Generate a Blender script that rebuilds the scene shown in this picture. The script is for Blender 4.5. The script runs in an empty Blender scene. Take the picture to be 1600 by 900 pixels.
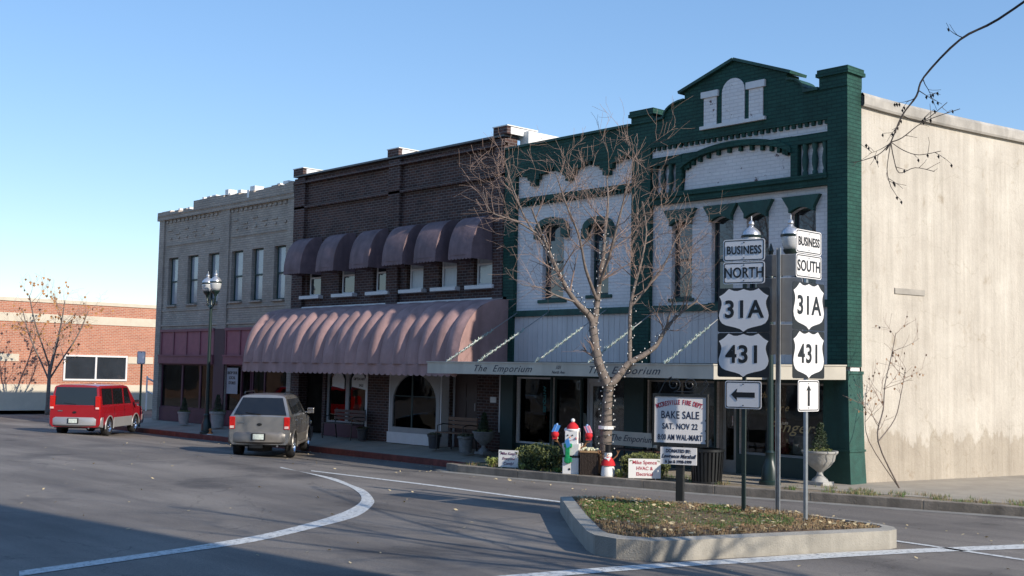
import bpy, math, random
from math import sin, cos, tan, pi, radians as R, sqrt, atan2, hypot
from mathutils import Vector, Matrix

scene = bpy.context.scene
# ---------------------------------------------------------------- camera, light, exposure
PITCH, ROLL, YAW, FPX = .072, .020, .829, 1850.0
CAM = Vector((12.04, -19.594, 2.05))
fwd = Vector((-sin(YAW)*cos(PITCH), cos(YAW)*cos(PITCH), sin(PITCH)))
right = Vector((cos(YAW), sin(YAW), 0)); up = right.cross(fwd)
r2 = right*cos(ROLL) + up*sin(ROLL); u2 = up*cos(ROLL) - right*sin(ROLL)
cd = bpy.data.cameras.new('camera'); cam = bpy.data.objects.new('camera', cd)
scene.collection.objects.link(cam)
m = Matrix((( r2.x, u2.x, -fwd.x, CAM.x), (r2.y, u2.y, -fwd.y, CAM.y), (r2.z, u2.z, -fwd.z, CAM.z), (0, 0, 0, 1)))
cam.matrix_world = m
cd.sensor_width = 36; cd.lens = 36*FPX/1600; cd.clip_end = 5000; cd.clip_start = .1
scene.camera = cam
SUN_AZ, SUN_EL = 6.8, 28.0
sv = Vector((cos(R(SUN_EL))*cos(R(SUN_AZ)), cos(R(SUN_EL))*sin(R(SUN_AZ)), sin(R(SUN_EL))))
sl = bpy.data.lights.new('sun', 'SUN'); sl.energy = 2.2; sl.angle = R(.5); sl.color = (1, .91, .775)
so = bpy.data.objects.new('sun', sl); scene.collection.objects.link(so)
so.rotation_euler = sv.to_track_quat('Z', 'Y').to_euler(); so.location = (30, 10, 30)
w = bpy.data.worlds.new('World'); scene.world = w; w.use_nodes = True
nt = w.node_tree; nt.nodes.clear()
sky = nt.nodes.new('ShaderNodeTexSky'); sky.sky_type = 'NISHITA'; sky.sun_disc = False
sky.sun_elevation = R(SUN_EL); sky.sun_rotation = R(90-SUN_AZ); sky.air_density = .95; sky.dust_density = .05; sky.ozone_density = 3.2
bg = nt.nodes.new('ShaderNodeBackground'); bg.inputs[1].default_value = .15
wo = nt.nodes.new('ShaderNodeOutputWorld')
hsv = nt.nodes.new('ShaderNodeHueSaturation'); hsv.inputs['Saturation'].default_value = 1.42; hsv.inputs['Hue'].default_value = .508
gam = nt.nodes.new('ShaderNodeGamma'); gam.inputs[1].default_value = .60; nt.links.new(sky.outputs[0], gam.inputs[0]); nt.links.new(gam.outputs[0], hsv.inputs['Color'])
nt.links.new(hsv.outputs[0], bg.inputs[0]); nt.links.new(bg.outputs[0], wo.inputs[0])
scene.view_settings.view_transform = 'Standard'; scene.view_settings.look = 'None'
scene.view_settings.exposure = 1.22; scene.view_settings.gamma = 1
scene.render.resolution_x = 1024; scene.render.resolution_y = 576

def ray(px, py):
    x, y = px-800, py-450; c, s = cos(ROLL), sin(ROLL)
    X, Y = c*x+s*y, -s*x+c*y
    return fwd + right*(X/FPX) - up*(Y/FPX)
def ground_z(x, y):
    def ss(t): t = max(0, min(1, t)); return t*t*(3-2*t)
    return -.17*ss((-7.0-x)/1.6)*ss((y+6.2)/3.6)
def walk_z(x, y):
    t = max(0, min(1, (-7.2-x)/1.5)); t = t*t*(3-2*t)
    return .13-.155*t*max(0, min(1.15, -y/1.75))
def G(px, py, z=None):
    d = ray(px, py)
    if z is not None: return CAM + d*((z-CAM.z)/d.z)
    zz = 0
    for i in range(12):
        p = CAM + d*((zz-CAM.z)/d.z); zz = ground_z(p.x, p.y)
    return p
def F(px, py, y=0): d = ray(px, py); return CAM + d*((y-CAM.y)/d.y)
def D(px, py, dep): return CAM + ray(px, py)*dep

# ---------------------------------------------------------------- materials
MATS = {}
def newmat(name):
    m = bpy.data.materials.new(name); m.use_nodes = True
    return m, m.node_tree, m.node_tree.nodes['Principled BSDF']
def mat(name, col, rough=.7, metal=0., var=.12, vs=2.5, bump=0., bs=40., coat=0., spec=.5, stain=0., stretch=(1,1,1), emit=0.):
    if name in MATS: return MATS[name]
    m, t, b = newmat(name); N, L = t.nodes, t.links
    b.inputs['Roughness'].default_value = rough; b.inputs['Metallic'].default_value = metal
    b.inputs['Coat Weight'].default_value = coat; b.inputs['Specular IOR Level'].default_value = spec
    tc = N.new('ShaderNodeTexCoord'); mp = N.new('ShaderNodeMapping'); mp.inputs['Scale'].default_value = stretch
    L.new(tc.outputs['Object'], mp.inputs['Vector'])
    n = N.new('ShaderNodeTexNoise'); n.inputs['Scale'].default_value = vs; n.inputs['Detail'].default_value = 8; n.inputs['Roughness'].default_value = .65
    L.new(mp.outputs[0], n.inputs['Vector'])
    rp = N.new('ShaderNodeValToRGB'); e = rp.color_ramp.elements
    e[0].position = .3; e[1].position = .7
    e[0].color = tuple(max(0, c*(1-var)) for c in col)+(1,); e[1].color = tuple(min(1, c*(1+var)) for c in col)+(1,)
    L.new(n.outputs[0], rp.inputs[0]); out = rp.outputs[0]
    if stain:
        n3 = N.new('ShaderNodeTexNoise'); n3.inputs['Scale'].default_value = 1.3; n3.inputs['Detail'].default_value = 9
        mp3 = N.new('ShaderNodeMapping'); mp3.inputs['Scale'].default_value = (2.2, 2.2, .28); L.new(tc.outputs['Object'], mp3.inputs['Vector']); L.new(mp3.outputs[0], n3.inputs['Vector'])
        r3 = N.new('ShaderNodeValToRGB'); r3.color_ramp.elements[0].position = .46; r3.color_ramp.elements[1].position = .66
        mx = N.new('ShaderNodeMix'); mx.data_type = 'RGBA'; mx.inputs[7].default_value = tuple(c*(1-stain) for c in col)+(1,)
        L.new(n3.outputs[0], r3.inputs[0]); L.new(r3.outputs[0], mx.inputs[0]); L.new(out, mx.inputs[6]); out = mx.outputs[2]
    L.new(out, b.inputs['Base Color'])
    if bump:
        n2 = N.new('ShaderNodeTexNoise'); n2.inputs['Scale'].default_value = bs; n2.inputs['Detail'].default_value = 5
        L.new(tc.outputs['Object'], n2.inputs['Vector'])
        bp = N.new('ShaderNodeBump'); bp.inputs['Strength'].default_value = bump; bp.inputs['Distance'].default_value = .02
        L.new(n2.outputs[0], bp.inputs['Height']); L.new(bp.outputs[0], b.inputs['Normal'])
    if emit:
        b.inputs['Emission Color'].default_value = tuple(col)+(1,); b.inputs['Emission Strength'].default_value = emit
    MATS[name] = m; return m
def brick(name, c1, c2, mortar, bw=.21, rh=.075, msize=.012, bump=.6, var=.25, rough=.85, peel=None, spec=.3):
    m, t, b = newmat(name); N, L = t.nodes, t.links
    b.inputs['Roughness'].default_value = rough; b.inputs['Specular IOR Level'].default_value = spec
    tc = N.new('ShaderNodeTexCoord'); sp = N.new('ShaderNodeSeparateXYZ'); L.new(tc.outputs['Object'], sp.inputs[0])
    ad = N.new('ShaderNodeMath'); L.new(sp.outputs[0], ad.inputs[0]); L.new(sp.outputs[1], ad.inputs[1])
    cb = N.new('ShaderNodeCombineXYZ'); L.new(ad.outputs[0], cb.inputs[0]); L.new(sp.outputs[2], cb.inputs[1])
    br = N.new('ShaderNodeTexBrick'); L.new(cb.outputs[0], br.inputs['Vector'])
    br.inputs['Scale'].default_value = 1; br.inputs['Brick Width'].default_value = bw; br.inputs['Row Height'].default_value = rh
    br.inputs['Mortar Size'].default_value = msize; br.inputs['Mortar Smooth'].default_value = .3; br.inputs['Bias'].default_value = 0
    br.inputs['Color1'].default_value = c1+(1,); br.inputs['Color2'].default_value = c2+(1,); br.inputs['Mortar'].default_value = mortar+(1,)
    n = N.new('ShaderNodeTexNoise'); n.inputs['Scale'].default_value = 1.1; n.inputs['Detail'].default_value = 9; n.inputs['Roughness'].default_value = .7
    L.new(tc.outputs['Object'], n.inputs['Vector'])
    mr = N.new('ShaderNodeMapRange'); mr.inputs[1].default_value = .3; mr.inputs[2].default_value = .7; mr.inputs[3].default_value = 1-var; mr.inputs[4].default_value = 1+var
    L.new(n.outputs[0], mr.inputs[0])
    hs = N.new('ShaderNodeHueSaturation'); L.new(br.outputs[0], hs.inputs['Color']); L.new(mr.outputs[0], hs.inputs['Value'])
    out = hs.outputs[0]
    if peel:
        n3 = N.new('ShaderNodeTexNoise'); n3.inputs['Scale'].default_value = 3.1; n3.inputs['Detail'].default_value = 10; n3.inputs['Roughness'].default_value = .8
        L.new(tc.outputs['Object'], n3.inputs['Vector'])
        r3 = N.new('ShaderNodeValToRGB'); r3.color_ramp.elements[0].position = peel[1]; r3.color_ramp.elements[1].position = peel[1]+.02
        L.new(n3.outputs[0], r3.inputs[0])
        mx = N.new('ShaderNodeMix'); mx.data_type = 'RGBA'; mx.inputs[7].default_value = peel[0]+(1,)
        L.new(r3.outputs[0], mx.inputs[0]); L.new(out, mx.inputs[6]); out = mx.outputs[2]
    L.new(out, b.inputs['Base Color'])
    inv = N.new('ShaderNodeMath'); inv.operation = 'SUBTRACT'; inv.inputs[0].default_value = 1; L.new(br.outputs['Fac'], inv.inputs[1])
    n2 = N.new('ShaderNodeTexNoise'); n2.inputs['Scale'].default_value = 25; n2.inputs['Detail'].default_value = 6; L.new(tc.outputs['Object'], n2.inputs['Vector'])
    a2 = N.new('ShaderNodeMath'); a2.operation = 'MULTIPLY_ADD'; L.new(n2.outputs[0], a2.inputs[0]); a2.inputs[1].default_value = .7; L.new(inv.outputs[0], a2.inputs[2])
    bp = N.new('ShaderNodeBump'); bp.inputs['Strength'].default_value = bump; bp.inputs['Distance'].default_value = .012
    L.new(a2.outputs[0], bp.inputs['Height']); L.new(bp.outputs[0], b.inputs['Normal'])
    MATS[name] = m; return m
def glassmat(name, tint=(.75,.78,.8)):
    m = bpy.data.materials.new(name); m.use_nodes = True; t = m.node_tree; N, L = t.nodes, t.links; N.clear()
    o = N.new('ShaderNodeOutputMaterial'); mx = N.new('ShaderNodeMixShader'); tr = N.new('ShaderNodeBsdfTransparent'); gl = N.new('ShaderNodeBsdfGlossy')
    tr.inputs[0].default_value = tint+(1,); gl.inputs['Roughness'].default_value = .02
    fr = N.new('ShaderNodeFresnel'); fr.inputs[0].default_value = 1.45
    nz = N.new('ShaderNodeTexNoise'); nz.inputs['Scale'].default_value = 1.2; tc = N.new('ShaderNodeTexCoord'); L.new(tc.outputs['Object'], nz.inputs['Vector'])
    bp = N.new('ShaderNodeBump'); bp.inputs['Strength'].default_value = .08; bp.inputs['Distance'].default_value = .05; L.new(nz.outputs[0], bp.inputs['Height'])
    L.new(bp.outputs[0], gl.inputs['Normal'])
    L.new(fr.outputs[0], mx.inputs[0]); L.new(tr.outputs[0], mx.inputs[1]); L.new(gl.outputs[0], mx.inputs[2]); L.new(mx.outputs[0], o.inputs[0])
    MATS[name] = m; return m
def asphalt():
    m, t, b = newmat('asphalt'); N, L = t.nodes, t.links
    tc = N.new('ShaderNodeTexCoord')
    def noise(s, d=8, r=.6, sc=None):
        n = N.new('ShaderNodeTexNoise'); n.inputs['Scale'].default_value = s; n.inputs['Detail'].default_value = d; n.inputs['Roughness'].default_value = r
        if sc:
            mp = N.new('ShaderNodeMapping'); mp.inputs['Scale'].default_value = sc; mp.inputs['Rotation'].default_value = (0, 0, -.35); L.new(tc.outputs['Object'], mp.inputs[0]); L.new(mp.outputs[0], n.inputs['Vector'])
        else: L.new(tc.outputs['Object'], n.inputs['Vector'])
        return n.outputs[0]
    def ramp(i, a, b_, ca, cb):
        r = N.new('ShaderNodeValToRGB'); r.color_ramp.elements[0].position = a; r.color_ramp.elements[1].position = b_
        r.color_ramp.elements[0].color = ca+(1,); r.color_ramp.elements[1].color = cb+(1,); L.new(i, r.inputs[0]); return r.outputs[0]
    def mul(a, b_):
        x = N.new('ShaderNodeMix'); x.data_type = 'RGBA'; x.blend_type = 'MULTIPLY'; x.inputs[0].default_value = 1
        L.new(a, x.inputs[6]); L.new(b_, x.inputs[7]); return x.outputs[2]
    c = ramp(noise(.22, 6, .55), .35, .65, (.175, .158, .142), (.255, .232, .208))
    c = mul(c, ramp(noise(.5, 8, .6, (.25, 1.6, 1)), .38, .62, (.70, .70, .72), (1.12, 1.12, 1.12)))
    c = mul(c, ramp(noise(110, 3, .8), .36, .62, (.55, .55, .56), (1.35, 1.33, 1.30)))
    c = mul(c, ramp(noise(28, 4, .8), .35, .65, (.82, .82, .83), (1.14, 1.13, 1.12)))
    # dark tar patches and cracks
    c = mul(c, ramp(noise(.35, 9, .62), 0.55, .66, (1, 1, 1), (.56, .57, .60)))
    vo = N.new('ShaderNodeTexVoronoi'); vo.feature = 'DISTANCE_TO_EDGE'; vo.inputs['Scale'].default_value = .28
    nn = N.new('ShaderNodeTexNoise'); nn.inputs['Scale'].default_value = 1.5; nn.inputs['Detail'].default_value = 6; L.new(tc.outputs['Object'], nn.inputs['Vector'])
    va = N.new('ShaderNodeVectorMath'); va.operation = 'MULTIPLY_ADD'; L.new(nn.outputs[1], va.inputs[0]); va.inputs[1].default_value = (.9, .9, 0); L.new(tc.outputs['Object'], va.inputs[2])
    L.new(va.outputs[0], vo.inputs['Vector'])
    c = mul(c, ramp(vo.outputs['Distance'], .001, .004, (.62, .62, .62), (1, 1, 1)))
    L.new(c, b.inputs['Base Color']); b.inputs['Roughness'].default_value = .82; b.inputs['Specular IOR Level'].default_value = .35
    bp = N.new('ShaderNodeBump'); bp.inputs['Strength'].default_value = .5; bp.inputs['Distance'].default_value = .01
    L.new(noise(120, 2), bp.inputs['Height']); L.new(bp.outputs[0], b.inputs['Normal'])
    MATS['asphalt'] = m; return m
def paintmark():
    m, t, b = newmat('road_paint'); N, L = t.nodes, t.links
    tc = N.new('ShaderNodeTexCoord'); n = N.new('ShaderNodeTexNoise'); n.inputs['Scale'].default_value = 14; n.inputs['Detail'].default_value = 10; n.inputs['Roughness'].default_value = .75
    L.new(tc.outputs['Object'], n.inputs['Vector']); r = N.new('ShaderNodeValToRGB'); L.new(n.outputs[0], r.inputs[0])
    r.color_ramp.elements[0].position = .40; r.color_ramp.elements[0].color = (.26, .26, .26, 1); r.color_ramp.elements[1].position = .49; r.color_ramp.elements[1].color = (.60, .61, .60, 1)
    L.new(r.outputs[0], b.inputs['Base Color']); b.inputs['Roughness'].default_value = .8
    MATS['road_paint'] = m; return m

ASPH = asphalt(); PAINT = paintmark()
W_BR = brick('white_painted_brick', (.84, .78, .755), (.79, .73, .71), (.70, .65, .63), msize=.009, bump=.55, var=.07, peel=((.2, .15, .14), .70))
W_PEEL = brick('peeling_white_brick', (.84, .78, .755), (.79, .73, .71), (.70, .65, .63), msize=.009, bump=.6, var=.08, peel=((.12, .055, .05), .595))
G_BR = brick('dark_green_painted_brick', (.018, .074, .056), (.014, .063, .048), (.009, .047, .037), msize=.010, bump=.8, var=.38, rough=.68, peel=((.10,.12,.10), .735))
G_PT = mat('green_paint', (.018, .076, .058), .62, var=.3, vs=5, bump=.35, stain=.3)
G_DK = mat('dull_green_wood', (.022, .05, .047), .55, var=.15, vs=3)
BROWN = brick('dark_brown_brick', (.105, .052, .042), (.05, .030, .030), (.17, .145, .14), msize=.010, bump=.8, var=.3)
GREYB = brick('grey_tan_brick', (.46, .39, .33), (.38, .325, .28), (.34, .295, .255), msize=.010, bump=.9, var=.22)
REDB = brick('red_brick', (.50, .20, .12), (.40, .145, .09), (.50, .36, .28), msize=.012, bump=.4, var=.12)
REDB2 = brick('weathered_red_brick', (.30, .11, .075), (.22, .08, .06), (.3, .25, .2), bump=.5)
def stucco():
    m, t, b = newmat('pale_stucco'); N, L = t.nodes, t.links; tc = N.new('ShaderNodeTexCoord')
    def nz(scale, st, d=9, r=.65, off=(0,0,0)):
        mp = N.new('ShaderNodeMapping'); mp.inputs['Scale'].default_value = st; mp.inputs['Location'].default_value = off; L.new(tc.outputs['Object'], mp.inputs[0])
        n = N.new('ShaderNodeTexNoise'); n.inputs['Scale'].default_value = scale; n.inputs['Detail'].default_value = d; n.inputs['Roughness'].default_value = r; L.new(mp.outputs[0], n.inputs['Vector']); return n.outputs[0]
    def ramp(i, p): 
        r = N.new('ShaderNodeValToRGB'); e = r.color_ramp.elements; e[0].position = p[0][0]; e[0].color = p[0][1]+(1,); e[1].position = p[1][0]; e[1].color = p[1][1]+(1,); L.new(i, r.inputs[0]); return r.outputs[0]
    def mul(a, c): 
        x = N.new('ShaderNodeMix'); x.data_type = 'RGBA'; x.blend_type = 'MULTIPLY'; x.inputs[0].default_value = 1; L.new(a, x.inputs[6]); L.new(c, x.inputs[7]); return x.outputs[2]
    c = ramp(nz(.9, (1,1,1)), ((.32,(.50,.455,.40)), (.68,(.64,.595,.53))))
    c = mul(c, ramp(nz(1.6, (3,3,.12)), ((.36,(.86,.85,.83)), (.64,(1.03,1.02,1.0)))))
    c = mul(c, ramp(nz(5, (4,4,.15), off=(7,3,0)), ((.30,(.86,.85,.83)), (.46,(1,1,1)))))
    c = mul(c, ramp(nz(2.3, (1,1,.8), off=(1,9,4)), ((.60,(1,1,1)), (.70,(.80,.76,.71)))))
    c = mul(c, ramp(nz(60, (1,1,1), 3), ((.3,(.88,.88,.88)), (.7,(1.08,1.08,1.08)))))
    sp = N.new('ShaderNodeSeparateXYZ'); L.new(tc.outputs['Object'], sp.inputs[0])
    n = nz(3, (1,1,.4)); a = N.new('ShaderNodeMath'); a.operation = 'MULTIPLY_ADD'; L.new(n, a.inputs[0]); a.inputs[1].default_value = -1.6; L.new(sp.outputs[2], a.inputs[2])
    c = mul(c, ramp(a.outputs[0], ((-1.5,(.80,.77,.73)), (.1,(1,1,1)))))
    vo = N.new('ShaderNodeTexVoronoi'); vo.feature = 'DISTANCE_TO_EDGE'; vo.inputs['Scale'].default_value = .55
    nn = N.new('ShaderNodeTexNoise'); nn.inputs['Scale'].default_value = 2; nn.inputs['Detail'].default_value = 7; L.new(tc.outputs['Object'], nn.inputs['Vector'])
    va = N.new('ShaderNodeVectorMath'); va.operation = 'MULTIPLY_ADD'; L.new(nn.outputs[1], va.inputs[0]); va.inputs[1].default_value = (.5,.5,.5); L.new(tc.outputs['Object'], va.inputs[2]); L.new(va.outputs[0], vo.inputs['Vector'])
    c = mul(c, ramp(vo.outputs['Distance'], ((.001,(.84,.83,.80)), (.004,(1,1,1)))))
    L.new(c, b.inputs['Base Color']); b.inputs['Roughness'].default_value = .92; b.inputs['Specular IOR Level'].default_value = .2
    bp = N.new('ShaderNodeBump'); bp.inputs['Strength'].default_value = .5; bp.inputs['Distance'].default_value = .02; L.new(nz(14, (1,1,1)), bp.inputs['Height']); L.new(bp.outputs[0], b.inputs['Normal'])
    MATS['pale_stucco'] = m; return m
STUC = stucco()
CONC = mat('concrete', (.36, .335, .29), .88, var=.2, vs=3, bump=.4, bs=50, stain=.2)
SIDEW = mat('sidewalk_concrete', (.34, .30, .245), .88, var=.16, vs=1.6, bump=.3, bs=60)
WHITE = mat('white_paint', (.74, .71, .70), .5, var=.06, vs=6)
WHITE2 = mat('bright_white_paint', (.8, .79, .77), .55, var=.04)
CREAM = mat('cream_paint', (.58, .53, .44), .6, var=.08, stain=.15)
SIDING = mat('pale_siding', (.70, .65, .63), .6, var=.06, vs=3, stain=.12)
PINK = mat('faded_pink_paint', (.30, .095, .12), .6, var=.15, vs=4)
MAROON = mat('maroon_paint', (.10, .03, .045), .6, var=.15)
AWN = mat('dusty_rose_canvas', (.40, .25, .235), .93, var=.16, vs=2.6, bump=.45, bs=9, stain=.28)
AWN2 = mat('plum_canvas', (.20, .135, .145), .85, var=.22, vs=4, bump=.5, bs=9, stain=.3)
DARK = mat('dark_interior', (.025, .022, .022), .9)
INT = mat('shop_interior', (.17, .15, .13), .9, var=.4, vs=2)
WOOD = mat('brown_wood', (.16, .08, .045), .5, var=.3, vs=5, stretch=(1, 1, 8))
DWOOD = mat('dark_wood_door', (.055, .028, .024), .45, var=.25, vs=5, stretch=(4, 4, .6))
BLACKM = mat('black_iron', (.012, .013, .014), .4, spec=.6, var=.2)
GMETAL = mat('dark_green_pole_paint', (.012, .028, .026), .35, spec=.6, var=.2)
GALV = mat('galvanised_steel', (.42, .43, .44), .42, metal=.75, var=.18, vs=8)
ALU = mat('dull_aluminium', (.33, .31, .29), .55, metal=.35, var=.12, vs=4)
SIGNW = mat('sign_white', (.82, .80, .80), .4, var=.03)
SIGNK = mat('sign_black', (.012, .012, .014), .4, var=.1)
REDTX = mat('red_lettering', (.42, .02, .05), .5)
GLASS = mat('window_glass', (.03, .036, .045), .04, spec=1.0, var=.3, vs=.8)
SKYPANE = mat('sky_toned_pane', (.30, .33, .37), .12, spec=.9, var=.2, vs=1.5)  # opaque pane with the sky's reflection put into its blue-grey colour
CURT = mat('white_curtain', (.50, .53, .57), .3, spec=.6, var=.12, vs=5, stretch=(6, 6, .6))
SHOPG = glassmat('shop_glass')
BARK = mat('grey_bark', (.19, .155, .135), .85, var=.35, vs=14, bump=.6, bs=60)
TWIG = mat('pale_twig', (.25, .175, .145), .8, var=.3, vs=6)
LEAFD = mat('hedge_leaf', (.13, .15, .04), .6, var=.5, vs=9)
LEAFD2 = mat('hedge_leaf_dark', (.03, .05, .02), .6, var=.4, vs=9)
GRASS = mat('grass_blade', (.09, .17, .035), .7, var=.4, vs=5)
DRYG = mat('dry_grass', (.33, .25, .14), .85, var=.35, vs=7)
LITTER = mat('dead_leaf', (.27, .15, .075), .8, var=.5, vs=9)
LITTER2 = mat('pale_dead_leaf', (.52, .42, .25), .8, var=.3, vs=9)
SOIL = mat('garden_soil', (.16, .105, .065), .95, var=.4, vs=9, bump=1, bs=35)
RUBBER = mat('tyre_rubber', (.018, .018, .019), .8, var=.2)
CHROME = mat('chrome', (.75, .76, .78), .15, metal=1, var=.02)
SILVERP = mat('silver_beige_paint', (.36, .35, .34), .25, metal=.6, coat=.6, var=.03)
SILVERL = mat('lower_grey_cladding', (.20, .185, .17), .38, metal=.35, coat=.2, var=.04)
REDP = mat('red_car_paint', (.36, .012, .02), .25, metal=.15, coat=.8, var=.04)
CARG = mat('tinted_glass', (.012, .013, .015), .05, spec=.8, var=.1)
LAMPR = mat('red_lens', (.55, .015, .012), .15, coat=.6, var=.2, vs=20)
REDF = mat('red_felt', (.55, .012, .02), .8, var=.15)
TERRA = mat('red_fire_lane_paint', (.20, .05, .038), .75, var=.4, vs=7, stain=.3)
STONE = mat('cast_stone', (.38, .37, .35), .8, var=.2, vs=8, bump=.3)
WICK = mat('dark_wicker', (.045, .03, .022), .8, var=.5, vs=30, stretch=(6, 6, .8), bump=.8, bs=50)
BURL = mat('tan_burlap', (.36, .22, .11), .9, var=.2, vs=20)
TINSEL = mat('green_white_garland', (.42, .52, .45), .4, metal=.2, var=.5, vs=30)

# ---------------------------------------------------------------- builders
class MB:
    def __init__(s): s.v = []; s.f = []
    def add(s, vs, fs):
        n = len(s.v); s.v += [tuple(v) for v in vs]; s.f += [tuple(i+n for i in f) for f in fs]; return s
    def box(s, x0, x1, y0, y1, z0, z1):
        return s.add([(x0,y0,z0),(x1,y0,z0),(x1,y1,z0),(x0,y1,z0),(x0,y0,z1),(x1,y0,z1),(x1,y1,z1),(x0,y1,z1)],
                     [(0,3,2,1),(4,5,6,7),(0,1,5,4),(1,2,6,5),(2,3,7,6),(3,0,4,7)])
    def obox(s, c, ax, ay, az):   # oriented box: half axis vectors
        c, ax, ay, az = map(Vector, (c, ax, ay, az))
        vs = [c+ax*i+ay*j+az*k for k in (-1, 1) for i, j in ((-1,-1),(1,-1),(1,1),(-1,1))]
        return s.add(vs, [(0,3,2,1),(4,5,6,7),(0,1,5,4),(1,2,6,5),(2,3,7,6),(3,0,4,7)])
    def prism(s, poly, y0, y1):   # poly in XZ
        n = len(poly); vs = [(x, y0, z) for x, z in poly]+[(x, y1, z) for x, z in poly]
        a = sum(poly[i][0]*poly[(i+1)%n][1]-poly[(i+1)%n][0]*poly[i][1] for i in range(n))
        fs = [tuple(range(n)), tuple(range(2*n-1, n-1, -1))]+[(i, i+n, (i+1)%n+n, (i+1)%n) for i in range(n)]
        if a < 0: fs = [f[::-1] for f in fs]
        return s.add(vs, fs)
    def prismz(s, poly, z0, z1):
        n = len(poly); vs = [(x, y, z0) for x, y in poly]+[(x, y, z1) for x, y in poly]
        a = sum(poly[i][0]*poly[(i+1)%n][1]-poly[(i+1)%n][0]*poly[i][1] for i in range(n))
        fs = [tuple(range(n))[::-1], tuple(range(n, 2*n))]+[(i, (i+1)%n, (i+1)%n+n, i+n) for i in range(n)]
        if a < 0: fs = [f[::-1] for f in fs]
        return s.add(vs, fs)
    def tube(s, pts, rad, n=8, cap=True):
        pts = [Vector(p) for p in pts]
        if not hasattr(rad, '__len__'): rad = [rad]*len(pts)
        vs = []; t0 = None; u = None
        for i, p in enumerate(pts):
            t = (pts[min(i+1, len(pts)-1)]-pts[max(i-1, 0)]).normalized()
            if u is None: u = t.orthogonal().normalized()
            else:
                u = (u - t*u.dot(t))
                u = u.normalized() if u.length > 1e-6 else t.orthogonal().normalized()
            q = t.cross(u)
            for k in range(n):
                a = 2*pi*k/n; vs.append(p+(u*cos(a)+q*sin(a))*rad[i])
        fs = []
        for i in range(len(pts)-1):
            for k in range(n): fs.append((i*n+k, i*n+(k+1)%n, (i+1)*n+(k+1)%n, (i+1)*n+k))
        if cap: fs += [tuple(range(n))[::-1], tuple(range((len(pts)-1)*n, len(pts)*n))]
        return s.add(vs, fs)
    def lathe(s, prof, n=20, c=(0,0,0), flute=0):
        vs = []
        for r, z in prof:
            for k in range(n):
                a = 2*pi*k/n; rr = r*(1+(flute*(k % 2)))
                vs.append((c[0]+rr*cos(a), c[1]+rr*sin(a), c[2]+z))
        fs = []
        for i in range(len(prof)-1):
            for k in range(n): fs.append((i*n+k, i*n+(k+1)%n, (i+1)*n+(k+1)%n, (i+1)*n+k))
        fs += [tuple(range(n))[::-1], tuple(range((len(prof)-1)*n, len(prof)*n))]
        return s.add(vs, fs)
    def ball(s, c, r, n=10, sz=1):
        return s.lathe([(r*sin(pi*i/n)+1e-4, -r*sz*cos(pi*i/n)) for i in range(n+1)], n*2, c)
    def wall(s, x0, x1, z0, z1, y0, y1, holes=()):
        xs = sorted({x0, x1, *[h[i] for h in holes for i in (0, 1) if x0 < h[i] < x1]})
        zs = sorted({z0, z1, *[h[i] for h in holes for i in (2, 3) if z0 < h[i] < z1]})
        def solid(i, j):
            if i < 0 or j < 0 or i >= len(xs)-1 or j >= len(zs)-1: return False
            cx, cz = (xs[i]+xs[i+1])/2, (zs[j]+zs[j+1])/2
            return not any(h[0] < cx < h[1] and h[2] < cz < h[3] for h in holes)
        for i in range(len(xs)-1):
            for j in range(len(zs)-1):
                if not solid(i, j): continue
                a, b, c, d = xs[i], xs[i+1], zs[j], zs[j+1]
                s.add([(a,y0,c),(b,y0,c),(b,y0,d),(a,y0,d)], [(0,1,2,3)]); s.add([(a,y1,c),(b,y1,c),(b,y1,d),(a,y1,d)], [(3,2,1,0)])
                if not solid(i-1, j): s.add([(a,y0,c),(a,y0,d),(a,y1,d),(a,y1,c)], [(0,1,2,3)])
                if not solid(i+1, j): s.add([(b,y0,c),(b,y0,d),(b,y1,d),(b,y1,c)], [(3,2,1,0)])
                if not solid(i, j-1): s.add([(a,y0,c),(b,y0,c),(b,y1,c),(a,y1,c)], [(3,2,1,0)])
                if not solid(i, j+1): s.add([(a,y0,d),(b,y0,d),(b,y1,d),(a,y1,d)], [(0,1,2,3)])
        return s

ORG = {}
def link(o): scene.collection.objects.link(o); return o
def tag(o, label=None, cat=None, group=None, kind=None):
    if label: o['label'] = label
    if cat: o['category'] = cat
    if group: o['group'] = group
    if kind: o['kind'] = kind
    return o
def thing(name, label, cat, loc=(0,0,0), rz=0, group=None, local=False):
    o = link(bpy.data.objects.new(name, None)); o.location = loc; o.rotation_euler = (0, 0, rz)
    ORG[o.name] = Vector((0,0,0)) if local else Vector(loc)
    return tag(o, label, cat, group)
def part(name, mb, m, parent=None, smooth=False, bevel=0, angle=40, label=None, org=None):
    me = bpy.data.meshes.new(name)
    off = ORG[parent.name] if parent else (Vector(org) if org is not None else Vector((0,0,0)))
    me.from_pydata([(v[0]-off.x, v[1]-off.y, v[2]-off.z) for v in mb.v], [], mb.f)
    me.materials.append(m)
    if smooth:
        for p in me.polygons: p.use_smooth = True
        if angle: me.set_sharp_from_angle(angle=R(angle))
    o = link(bpy.data.objects.new(name, me)); ORG[o.name] = off if parent else off
    if parent: o.parent = parent
    elif org is not None: o.location = org
    if bevel:
        b = o.modifiers.new('bevel', 'BEVEL'); b.width = bevel; b.segments = 2; b.limit_method = 'ANGLE'
    if label: o['label'] = label
    return o
def struct(name, mb, m, **k): return tag(part(name, mb, m, **k), kind='structure')
def copy_tree(o, parent=None):
    c = o.copy(); link(c)
    if parent: c.parent = parent
    for ch in list(o.children): copy_tree(ch, c)
    return c
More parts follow.
